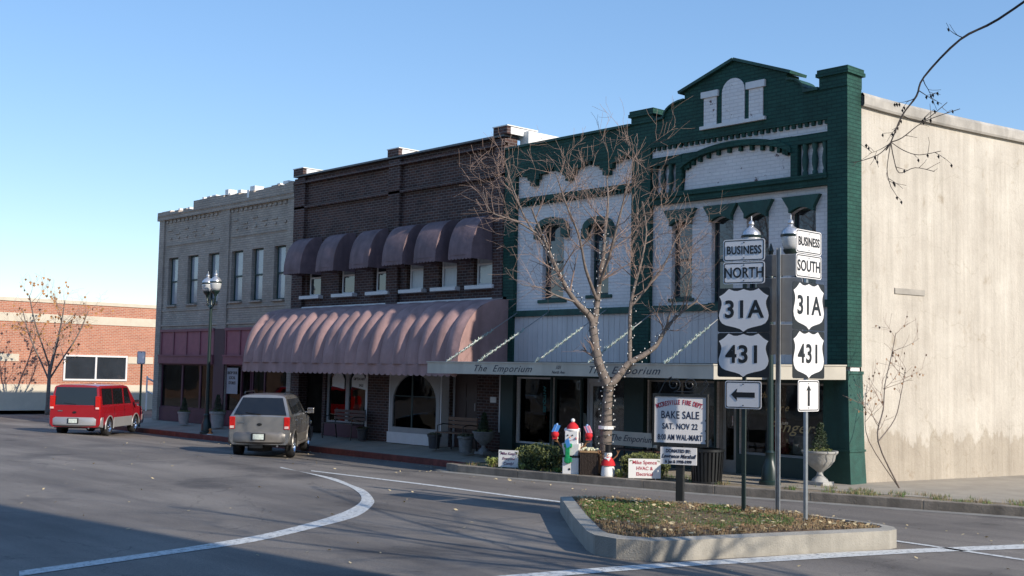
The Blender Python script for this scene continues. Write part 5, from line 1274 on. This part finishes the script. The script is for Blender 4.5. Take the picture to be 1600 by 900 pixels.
q = MB(); q.lathe([(.095,0),(.095,.012),(.06,.014),(.065,.13),(.07,.135),(.0,.137)], 16, (0,0,.475)); part('top_hat', q, SIGNK, S2, smooth=True)
q = MB(); q.tube([(-.06,-.06,.36),(.0,-.09,.34),(.05,-.07,.36)], .02, 6); q.tube([(.02,-.08,.35),(.02,-.10,.24)], .018, 6); part('scarf', q, WHITE2, S2)
for s in (-1,1):
    q = MB(); q.tube([(s*.07,0,.32),(s*.16,0,.40),(s*.19,0,.46)], [.014,.011,.008], 5)
    for k in range(3): q.tube([(s*.185,0,.45),(s*(.19+.03*(k-1)*s),0,.51)], [.007,.004], 4)
    part('arm', q, MATS['stick_wood'], S2)

# ================================================================ HEDGES AND PLANTS
def leafcloud(rg, c, rad, n, s, boxy=.5, zmin=0):
    mb = MB()
    for i in range(n):
        a, b = rg.uniform(0, 2*pi), rg.uniform(-1, 1); r = rg.random()**.25; q = sqrt(1-b*b)
        d = Vector((cos(a)*q, sin(a)*q, b)); 
        m_ = max(abs(d.x), abs(d.y), abs(d.z)); d = d*(1-boxy)+d/m_*boxy
        lump = 1+.08*sin(a*5+b*4)+.06*sin(b*9+a*3)
        p = Vector((c[0]+d.x*rad[0]*r*lump, c[1]+d.y*rad[1]*r*lump, c[2]+d.z*rad[2]*r*lump))
        if p.z < zmin: continue
        u = Vector((rg.gauss(0,1), rg.gauss(0,1), rg.gauss(0,1))).normalized()*s*rg.uniform(.6,1.3); v = u.orthogonal().normalized()*s*.55
        mb.add([p-u, p+v, p+u, p-v], [(0,1,2,3)])
    return mb
def hedge(label, loc, rad, rz, seed):
    t = thing('hedge_shrub', label, 'shrub', loc, rz, group='clipped shrubs behind the kerb', local=True); rg = random.Random(seed)
    part('foliage', leafcloud(rg, (0,0,rad[2]*.95), rad, 5200, .017, .4), LEAFD, t)
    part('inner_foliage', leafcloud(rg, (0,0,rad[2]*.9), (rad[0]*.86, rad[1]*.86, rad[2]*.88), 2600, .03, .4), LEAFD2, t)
    q = MB()
    for k in range(6): a = k*1.05; q.tube([(0,0,-.02),(cos(a)*rad[0]*.3,sin(a)*rad[1]*.3,rad[2]*.6),(cos(a)*rad[0]*.6,sin(a)*rad[1]*.6,rad[2]*1.2)], [.015,.01,.005], 5)
    part('stem', q, BARK, t); return t
hedge('clipped leafy shrub between the hand lettered yard sign and the large snowman', (F(845,735,-2.85).x,-2.85,.12), (.50,.34,.27), R(15), 1)
hedge('rounded leafy shrub behind the red lettered yard sign right of the small snowman', (F(1007,735,-2.25).x,-2.25,.12), (.45,.34,.24), R(15), 2)
# loose variegated plants
def tuftplant(label, loc, n, h, m, seed):
    t = MB(); rg = random.Random(seed)
    for i in range(n):
        a = rg.uniform(0,6.28); l = rg.uniform(.5,1)*h; d = Vector((cos(a),sin(a),0)); b = d*rg.uniform(0,.05); q = Vector((-d.y,d.x,0))*.012
        m1 = b+d*l*.35+Vector((0,0,l*.8)); e = b+d*l*.8+Vector((0,0,l*.7*rg.uniform(.6,1.2)))
        t.add([b-q*.6, b+q*.6, m1+q, m1-q], [(0,1,2,3)]); t.add([m1-q, m1+q, e], [(0,1,2)])
    t.v = [(v[0]+loc[0], v[1]+loc[1], v[2]+loc[2]) for v in t.v]
    o = part('leafy_plant', t, m, org=loc); return tag(o, label, 'plant')
VAR = mat('variegated_leaf', (.30,.34,.10), .6, var=.5, vs=10)
tuftplant('yellow green tufted plant left of the hand lettered yard sign', (F(768,735,-3.2).x,-3.2,.12), 90, .26, VAR, 1)
tuftplant('low yellow green plant just right of the hand lettered yard sign', (F(816,735,-3.2).x,-3.2,.12), 60, .17, VAR, 2)
tuftplant('small green plant at the foot of the large snowman beside the hedge', (F(872,735,-3.15).x,-3.15,.12), 50, .14, GRASS, 3)
tuftplant('small yellow leaved plant between the small snowman and the right hedge', (F(968,735,-2.8).x,-2.8,.12), 50, .2, VAR, 4)

# ================================================================ TRASH BIN, URNS, BENCHES
t = thing('litter_bin', 'round dark slatted metal litter bin behind the bake sale notice board', 'litter bin', (-1.62,-2.15,.13), local=True)
q = MB()
for k in range(26):
    a = 2*pi*k/26; c_, s_ = cos(a), sin(a); q.obox((c_*.285,s_*.285,.30), (c_*.006,s_*.006,0), (-s_*.02,c_*.02,0), (c_*.02,s_*.02,.29))
part('slats', q, BLACKM, t)
q = MB(); q.lathe([(.30,.57),(.325,.57),(.325,.61),(.30,.62),(.26,.62)], 26); q.f = q.f[:-2]; q.lathe([(.255,.03),(.27,.56),(.26,.56),(.24,.03)], 20); part('rim', q, BLACKM, t, smooth=True)
q = MB(); q.lathe([(.22,0),(.28,0),(.28,.03),(.02,.03)], 20); part('base', q, BLACKM, t)
def urn(label, loc, s, seed, m=STONE, plant='cone', base=True):
    t = thing('planter_urn', label, 'planter', loc, 0, local=True)
    q = MB()
    if base: q.box(-.17*s,.17*s,-.17*s,.17*s,0,.06*s); q.lathe([(.15*s,.06*s),(.13*s,.10*s),(.06*s,.16*s),(.05*s,.22*s),(.08*s,.25*s),(.17*s,.32*s),(.25*s,.42*s),(.27*s,.52*s),(.31*s,.56*s),(.31*s,.59*s),(.26*s,.59*s),(.25*s,.54*s),(.02,.53*s)], 22, flute=.03)
    else: q.lathe([(.17*s,0),(.18*s,.05*s),(.21*s,.38*s),(.24*s,.40*s),(.24*s,.46*s),(.20*s,.46*s),(.02,.43*s)], 20)
    part('urn', q, m, t, smooth=True); rg = random.Random(seed); zt_ = .56*s if base else .44*s
    if plant == 'cone':
        f = MB()
        for k in range(7): f2 = leafcloud(rg, (rg.uniform(-.02,.02),0,zt_+.05+k*.07*s), (.16*s*(1-k/9), .16*s*(1-k/9), .06), 180, .02, .1); f.add(f2.v, f2.f)
        part('foliage', f, LEAFD2, t); q = MB(); q.tube([(0,0,zt_-.05),(0,0,zt_+.45*s)], [.012,.005], 5); part('stem', q, BARK, t)
    f = leafcloud(rg, (0,0,zt_+.02), (.24*s,.24*s,.07*s), 420, .018, .1); part('trailing_leaves', f, LEAFD if plant == 'cone' else mat('olive_leaf',(.10,.10,.05),.7,var=.5,vs=10), t)
    return t
urn('pale stone pedestal urn with small evergreen in front of the green corner pilaster', (-.22,-.62,.13), 1.05, 1)
urn('pale pedestal urn planter in shade beside the green pilaster left of the first shop window', (-9.25,-.9,.13), .9, 2, mat('shaded_stone',(.2,.195,.19),.85,var=.3,vs=9))  # darker copy of the cast stone, shade put into its colour
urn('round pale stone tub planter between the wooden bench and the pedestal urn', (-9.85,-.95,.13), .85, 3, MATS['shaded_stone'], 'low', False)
urn('small dark tub planter at the left end of the shaded wooden bench', (-11.3,-.75,.13), .75, 4, mat('dark_glazed',(.06,.06,.065),.4), 'low', False)
urn('stone tub planter in front of the grey building shop window, left one', (-24.9,-.6,.13), .9, 5, STONE, 'cone', False)
urn('stone tub planter in front of the grey building shop window, right one', (-22.6,-.6,.13), 1.1, 6, STONE, 'cone', False)
urn('dark tub planter in front of the dark brick pier right of the iron bench', (-14.95,-.35,.13), .7, 7, MATS['dark_glazed'], 'low', False)
def bench(label, loc, rz, wl, wood, backboard=None):
    t = thing('street_bench', label, 'bench', loc, rz, local=True)
    q = MB()
    for k in range(4): q.box(-wl/2, wl/2, -.22+k*.11, -.135+k*.11, .42, .445)
    part('seat', q, wood, t, bevel=.004)
    q = MB()
    if backboard:
        P = [(-wl/2-.04,.52),(-wl/2-.02,.62),(-wl/2-.10,.70),(-wl/2-.05,.80),(wl/2+.05,.80),(wl/2+.10,.70),(wl/2+.02,.62),(wl/2+.04,.52)]
        q.prism(P, .20, .225); b = part('backrest', q, CREAM, t, label='cream board lettered The Emporium')
    else:
        for k in range(3): q.box(-wl/2, wl/2, .20, .222, .53+k*.10, .61+k*.10)
        b = part('backrest', q, wood, t, bevel=.004)
    for s in (-1,1):
        x = s*(wl/2-.06); q = MB(); q.tube([(x,-.22,0),(x,-.20,.42),(x,.20,.42),(x,.25,.84)], .018, 6); q.tube([(x,.2,.42),(x,.26,0)], .018, 6); q.tube([(x,-.2,.42),(x,-.2,.60),(x,-.02,.64),(x,.21,.62)], .014, 6); part('leg', q, BLACKM, t, smooth=True)
    return t, b
bench('shaded brown wooden bench in front of the panelled door', (-10.45,-.75,.13), 0, 1.1, WOOD)
bench('dark iron and wood bench in front of the twin arched windows', (-15.6,-.55,.13), 0, 1.5, DWOOD)
tb, bb = bench('bench with a cream lettered backboard at the kerb side facing the shop', (-3.85,-1.5,.13), pi, 1.25, DWOOD, True)
part('lettering', (lambda mb: (setattr(mb, 'v', [(-x, .45-y+.002-.0, z) for x, y, z in mb.v]), mb)[1])(textmb('The Emporium', .18, 0, .665, y=.225, shear=.4, sx=1.05)), SCRIPT, bb)
# small street sign at left end of the sidewalk
t = thing('street_sign_post', 'small square sign seen from behind on a green post at the far left corner', 'road sign', (-25.5,-1.9,.13), R(30), local=True)
uposts(t, 2.35, GMETAL, .06); plate(t, .32, .42, 2.2)

# ================================================================ TREES
rng = random.Random(11)
def grow(mb, p, d, L, r, depth, up_=.15, twist=.35, rg=rng, minr=.0035, kids=(2,4), tips=None):
    n = 4 if depth > 0 else 3; pts = [p.copy()]; q = p.copy(); dd = d.normalized(); rads = [r]
    for i in range(n):
        dd = (dd+Vector((rg.gauss(0,.13*twist/.35), rg.gauss(0,.13*twist/.35), rg.gauss(0,.10)+up_*.25))).normalized(); q = q+dd*(L/n); pts.append(q.copy()); rads.append(max(minr, r*(1-.72*(i+1)/n)))
    mb.tube(pts, rads, 6 if r > .02 else 4 if r > .008 else 3, cap=False)
    if depth > 0:
        for k in range(rg.randint(*kids)):
            t = rg.uniform(.25, .98); f = t*n; i = min(int(f), n-1); a = pts[i].lerp(pts[i+1], f-i)
            base = (pts[i+1]-pts[i]).normalized(); o = base.orthogonal().normalized(); o = Matrix.Rotation(rg.uniform(0, 6.28), 3, base) @ o
            grow(mb, a, base*rg.uniform(.5,1)+o*rg.uniform(.5,.95), L*rg.uniform(.45,.8), max(minr, r*(1-.7*t)*.65), depth-1, up_, twist, rg, minr, kids)
def tree_limb(mb, mt, P, r0, r1, kids, depth, L, rg, up_=.25, start=.35):
    pts = [Vector(p) for p in P]; n = len(pts); rads = [r0+(r1-r0)*i/(n-1) for i in range(n)]
    sm_ = []; sr = []
    for i in range(n-1):
        a, b, c, d = pts[max(i-1,0)], pts[i], pts[i+1], pts[min(i+2,n-1)]
        for j in range(4):
            t = j/4; sm_.append(.5*((2*b)+(c-a)*t+(2*a-5*b+4*c-d)*t*t+(3*b-a-3*c+d)*t**3)); sr.append((rads[i]+(rads[i+1]-rads[i])*t)*(1+.08*rg.uniform(-1,1)))
    sm_.append(pts[-1]); sr.append(r1); mb.tube(sm_, sr, 9, cap=True)
    for k in range(kids):
        t = rg.uniform(start, 1)*(len(sm_)-1); i = min(int(t), len(sm_)-2); a = sm_[i].lerp(sm_[i+1], t-i); base = (sm_[i+1]-sm_[i]).normalized()
        o = Matrix.Rotation(rg.uniform(0,6.28), 3, base) @ base.orthogonal().normalized()
        grow(mt, a, base*rg.uniform(.4,.9)+o*rg.uniform(.6,1.0), L*rg.uniform(.55,1.15), sr[i]*.36+.003, depth, up_, .4, rg, .0027)
    return sm_
def dense(mb, n, rg, zmin=2.2):
    # fine end twigs sprouting along existing branches
    V = [Vector(v) for v in mb.v if v[2] > zmin]
    for i in range(n):
        p = rg.choice(V); o = (p-(TB+Vector((0,0,2.6)))); o.z = abs(o.z)*.6; o = o.normalized()*.8+Vector((rg.gauss(0,.55), rg.gauss(0,.55), rg.gauss(.1,.5)))
        grow(mb, p, o, rg.uniform(.25,.65), .0042, 1, .1, .5, rg, .0026, (1,3))
def TP(px, py, off=0):   # point of the main tree on the vertical plane through its trunk, pushed back by off
    c, s = cos(YAW), sin(YAW); n_ = Vector((-s, c, 0)); base = TB; d_ = ray(px, py)
    return CAM + d_*(((base-CAM).dot(n_)+off)/d_.dot(n_))
TB = Vector((-3.25,-2.35,.12))
TR = thing('bare_tree', 'bare winter street tree wrapped with small white lights behind the snowmen', 'tree', TB, local=False)
tb_, tt_ = MB(), MB(); rg = random.Random(21)
trunk = [TP(945,748), TP(946,700,.0), TP(948,655,.02), TP(949,625,.0), TP(952,600,0)]
tree_limb(tb_, tt_, trunk, .12, .09, 0, 0, .5, rg)
tree_limb(tb_, tt_, [TP(951,607),TP(944,590,-.05),TP(935,567,-.1),TP(930,540,-.1),TP(926,510,-.05)], .10, .08, 2, 1, .5, rg)
tree_limb(tb_, tt_, [TP(953,603),TP(968,585,.05),TP(982,568,.1),TP(1005,555,.15),TP(1025,540,.2),TP(1040,515,.2),TP(1062,490,.25),TP(1090,470,.3)], .082, .016, 9, 2, .75, rg)
tree_limb(tb_, tt_, [TP(927,515,-.05),TP(922,495,-.1),TP(900,472,-.3),TP(884,448,-.4),TP(872,425,-.5),TP(860,398,-.55),TP(846,365,-.6),TP(830,325,-.7)], .07, .015, 13, 2, .95, rg)
tree_limb(tb_, tt_, [TP(927,515,-.05),TP(932,480,.05),TP(936,445,.1),TP(942,405,.2),TP(945,365,.3),TP(950,320,.4),TP(948,275,.5)], .068, .012, 15, 2, .95, rg)
tree_limb(tb_, tt_, [TP(984,566,.1),TP(984,520,.3),TP(985,480,.4),TP(992,445,.5),TP(1003,405,.6),TP(1010,360,.7),TP(1004,315,.8)], .046, .01, 13, 2, .85, rg)
tree_limb(tb_, tt_, [TP(846,370,-.6),TP(815,350,-.8),TP(790,340,-.9),TP(766,330,-1.0),TP(755,300,-1.0)], .02, .007, 8, 1, .6, rg)
tree_limb(tb_, tt_, [TP(872,425,-.5),TP(850,385,-.2),TP(820,340,0),TP(800,290,.1),TP(790,255,.1)], .03, .007, 9, 2, .6, rg)
tree_limb(tb_, tt_, [TP(933,470,.05),TP(915,420,-.4),TP(905,370,-.6),TP(885,320,-.8),TP(868,270,-.9)], .035, .008, 11, 2, .7, rg)
tree_limb(tb_, tt_, [TP(936,445,.1),TP(952,400,-.3),TP(965,350,-.5),TP(978,300,-.6),TP(990,250,-.6)], .036, .008, 11, 2, .7, rg)
tree_limb(tb_, tt_, [TP(985,480,.4),TP(1015,445,.5),TP(1040,410,.6),TP(1058,370,.7),TP(1080,345,.8)], .024, .007, 10, 2, .6, rg)
tree_limb(tb_, tt_, [TP(1040,515,.2),TP(1052,470,.0),TP(1060,440,-.1),TP(1090,415,-.2)], .02, .006, 7, 2, .5, rg)
tree_limb(tb_, tt_, [TP(900,472,-.3),TP(870,462,-.7),TP(845,450,-1.0),TP(815,445,-1.2)], .022, .006, 8, 1, .6, rg)
dense(tt_, 230, rg)
part('trunk', tb_, BARK, TR, smooth=True, angle=0); part('crown', tt_, TWIG, TR)
# light string around the trunk and limbs
sl_, bl_ = MB(), MB()
def wind(A, B, r0, r1, turns):
    d_ = B-A; ax = d_.normalized(); u = ax.orthogonal().normalized(); v = ax.cross(u); pts = []
    K_ = int(turns*10)
    for i in range(K_+1):
        f = i/K_; a = turns*2*pi*f; r = r0+(r1-r0)*f+.012; p = A+d_*f+(u*cos(a)+v*sin(a))*r; pts.append(p)
        if i % 3 == 0: bl_.ball(tuple(p+(u*cos(a)+v*sin(a))*.014), .0105, 4, 1.4)
    sl_.tube(pts, .005, 4)
for a, b, r0, r1, tn in ((trunk[0],trunk[1],.155,.14,2),(trunk[1],trunk[2],.145,.13,4),(trunk[2],trunk[3],.13,.12,3),(trunk[3],trunk[4],.12,.115,3),(TP(951,607),TP(935,567,-.1),.1,.09,4),(TP(935,567,-.1),TP(926,510,-.05),.09,.08,5),(TP(927,515,-.05),TP(936,445,.1),.07,.055,6),(TP(922,495,-.1),TP(872,425,-.5),.068,.045,8),(TP(968,585,.05),TP(1005,555,.15),.075,.06,4),(TP(1005,555,.15),TP(1062,490,.25),.055,.03,6),(TP(872,425,-.5),TP(846,365,-.6),.045,.03,5),(TP(936,445,.1),TP(945,365,.3),.055,.035,6),(TP(984,566,.1),TP(992,445,.5),.045,.035,6)): wind(a, b, r0, r1, tn)
SL = thing('string_lights', 'string of tiny white bulbs wound around the trunk and limbs of the bare street tree', 'string lights', TB, local=False)
part('wire', sl_, GMETAL, SL); part('bulbs', bl_, WHITE2, SL)['kind'] = 'stuff'
wr_ = MB(); wr_.tube([TP(947,668)+Vector((0,0,-.03)), TP(947,668)+Vector((0,0,.03))], .148, 14); part('band', wr_, WHITE2, SL)

# sapling against the pale side wall
VP = thing('bare_sapling', 'thin bare sapling growing against the pale side wall of the corner shop', 'sapling', (.95,.15,.13), local=False)
q = MB(); q2 = MB(); rg = random.Random(4)
def X_(px, py, x): d_ = ray(px, py); return CAM + d_*((x-CAM.x)/d_.x)
stem = [Vector((.95,.15,.10)), X_(1372,690,.9), X_(1380,640,.88), X_(1383,600,.85), X_(1392,560,.85), X_(1400,520,.85)]
tree_limb(q, q2, stem, .015, .006, 11, 1, .55, rg, .35, .15)
tree_limb(q, q2, [stem[1], X_(1398,655,.9), X_(1408,615,.9), X_(1415,575,.9)], .012, .005, 6, 1, .45, rg, .35)
tree_limb(q, q2, [stem[0], X_(1358,690,.8), X_(1352,640,.75), X_(1355,600,.75)], .010, .004, 4, 1, .4, rg, .35)
part('trunk', q, BARK, VP, smooth=True); part('crown', q2, TWIG, VP)
q = MB()
for i in range(70):
    v = rg.choice(q2.v); s_ = .022; a = rg.random()*6; p = Vector(v); q.add([p, p+Vector((s_*cos(a),s_*sin(a),-.02)), p+Vector((0,0,-.05)), p-Vector((s_*cos(a),s_*sin(a),.02))], [(0,1,2,3)])
part('leaves', q, LITTER, VP)

DKT = mat('dark_twig', (.05,.04,.036), .85, var=.3)
# street trees right of the view: their boughs and shadows reach the picture
def bigtree(label, base, h, r, seed, limbs, spread, L0=2.2, extra=None):
    T = thing('bare_tree', label, 'tree', base, local=False); a_, b_ = MB(), MB(); rg = random.Random(seed); B0 = Vector(base)
    top = B0+Vector((rg.uniform(-.2,.2), rg.uniform(-.2,.2), h*.38)); tree_limb(a_, b_, [B0-Vector((0,0,.05)), B0+Vector((.03,0,h*.15)), top], r, r*.75, 0, 0, 1, rg)
    for k in range(limbs):
        an = 2*pi*k/limbs+rg.uniform(-.3,.3); d_ = Vector((cos(an)*spread, sin(an)*spread, 0))
        s0_ = top-Vector((0,0,h*.12*rg.random()))
        tree_limb(a_, b_, [s0_, s0_+d_*.35+Vector((0,0,h*.18)), s0_+d_*.7+Vector((0,0,h*.36)), s0_+d_*.95+Vector((0,0,h*.56))], r*.45, .02, 9, 2, L0, rg, .2, .25)
    if extra: extra(a_, b_, rg, top)
    part('trunk', a_, BARK, T, smooth=True, angle=0); part('crown', b_, DKT if extra else TWIG, T); return T
DKT_ = mat('dark_twig', (.07,.055,.05), .85, var=.3)
def bough(a_, b_, rg, top):
    P = [top, Vector((8.2,-7.6,4.6)), D(1660,-40,13.0), D(1560,30,13.6), D(1500,62,13.8), D(1444,120,14.0), D(1432,150,14.0), D(1410,180,14.0), D(1392,222,13.9), D(1384,235,13.9)]
    tree_limb(a_, b_, [top, Vector((9.6,-8.7,4.9)), P[2]], .05, .018, 2, 1, .5, rg, -.05, .6)
    q = MB(); t_ = MB(); P = P[:3]+P[2:]; tree_limb(q, t_, P[3:], .016, .007, 6, 1, .3, rg, .1, .2); PL = P[-1]; P[4] = P[-3]; P[5] = P[-2]
    for A, B_, k in ((P[5],[D(1410,215,13.9),D(1444,190,13.9),D(1500,170,13.9)],.007),(P[5],[D(1375,240,13.9),D(1350,250,13.9),D(1333,254,13.9)],.006),(P[5],[D(1396,245,13.9),D(1405,270,13.9),D(1430,262,13.9),D(1460,268,13.9)],.006),(P[5],[D(1386,265,13.9),D(1392,292,13.9)],.005),(P[4],[D(1440,190,14),D(1480,160,14)],.006),(P[5],[D(1412,235,13.9),D(1436,242,13.9),D(1470,236,13.9)],.005)):
        pts = [A]+B_; tree_limb(q, t_, pts, k, .004, 4, 0, .22, rg, -.1, .3)
    b_.add(q.v, q.f); b_.add(t_.v, t_.f)
    for i in range(40):
        v = Vector(rg.choice(t_.v)); s_ = .016; b_.add([v, v+Vector((s_,0,-.02)), v+Vector((0,s_,-.05)), v-Vector((s_,0,.02))], [(0,1,2,3)])
bigtree('bare street tree right of the picture whose twigs hang in at the upper right', (10.6,-9.0,.1), 7.5, .16, 5, 5, 2.0, 1.6, bough)
bigtree('bare street tree on the near pavement casting branch shadows over the road', (15.5,-9.2,.0), 8.5, .2, 9, 6, 2.6, 1.8)
tl = G(60, 640, .0)
T2 = bigtree('small bare tree with a few orange leaves in front of the far red brick building', (-37.5,-.3,0), 5.2, .09, 14, 5, 1.5, 1.1)
q = MB(); cr = [c for c in T2.children if c.name.startswith('crown')][0]; rg = random.Random(2); V_ = cr.data.vertices
for i in range(220):
    v = V_[rg.randrange(len(V_))].co; s_ = .07; a = rg.random()*6; q.add([Vector(v)+ORG[T2.name]*1, Vector(v)+ORG[T2.name]+Vector((s_*cos(a),s_*sin(a),-.03)), Vector(v)+ORG[T2.name]+Vector((0,0,-.12)), Vector(v)+ORG[T2.name]-Vector((s_*cos(a),s_*sin(a),.03))], [(0,1,2,3)])
part('leaves', q, mat('orange_leaf',(.45,.22,.08),.8,var=.3), T2)
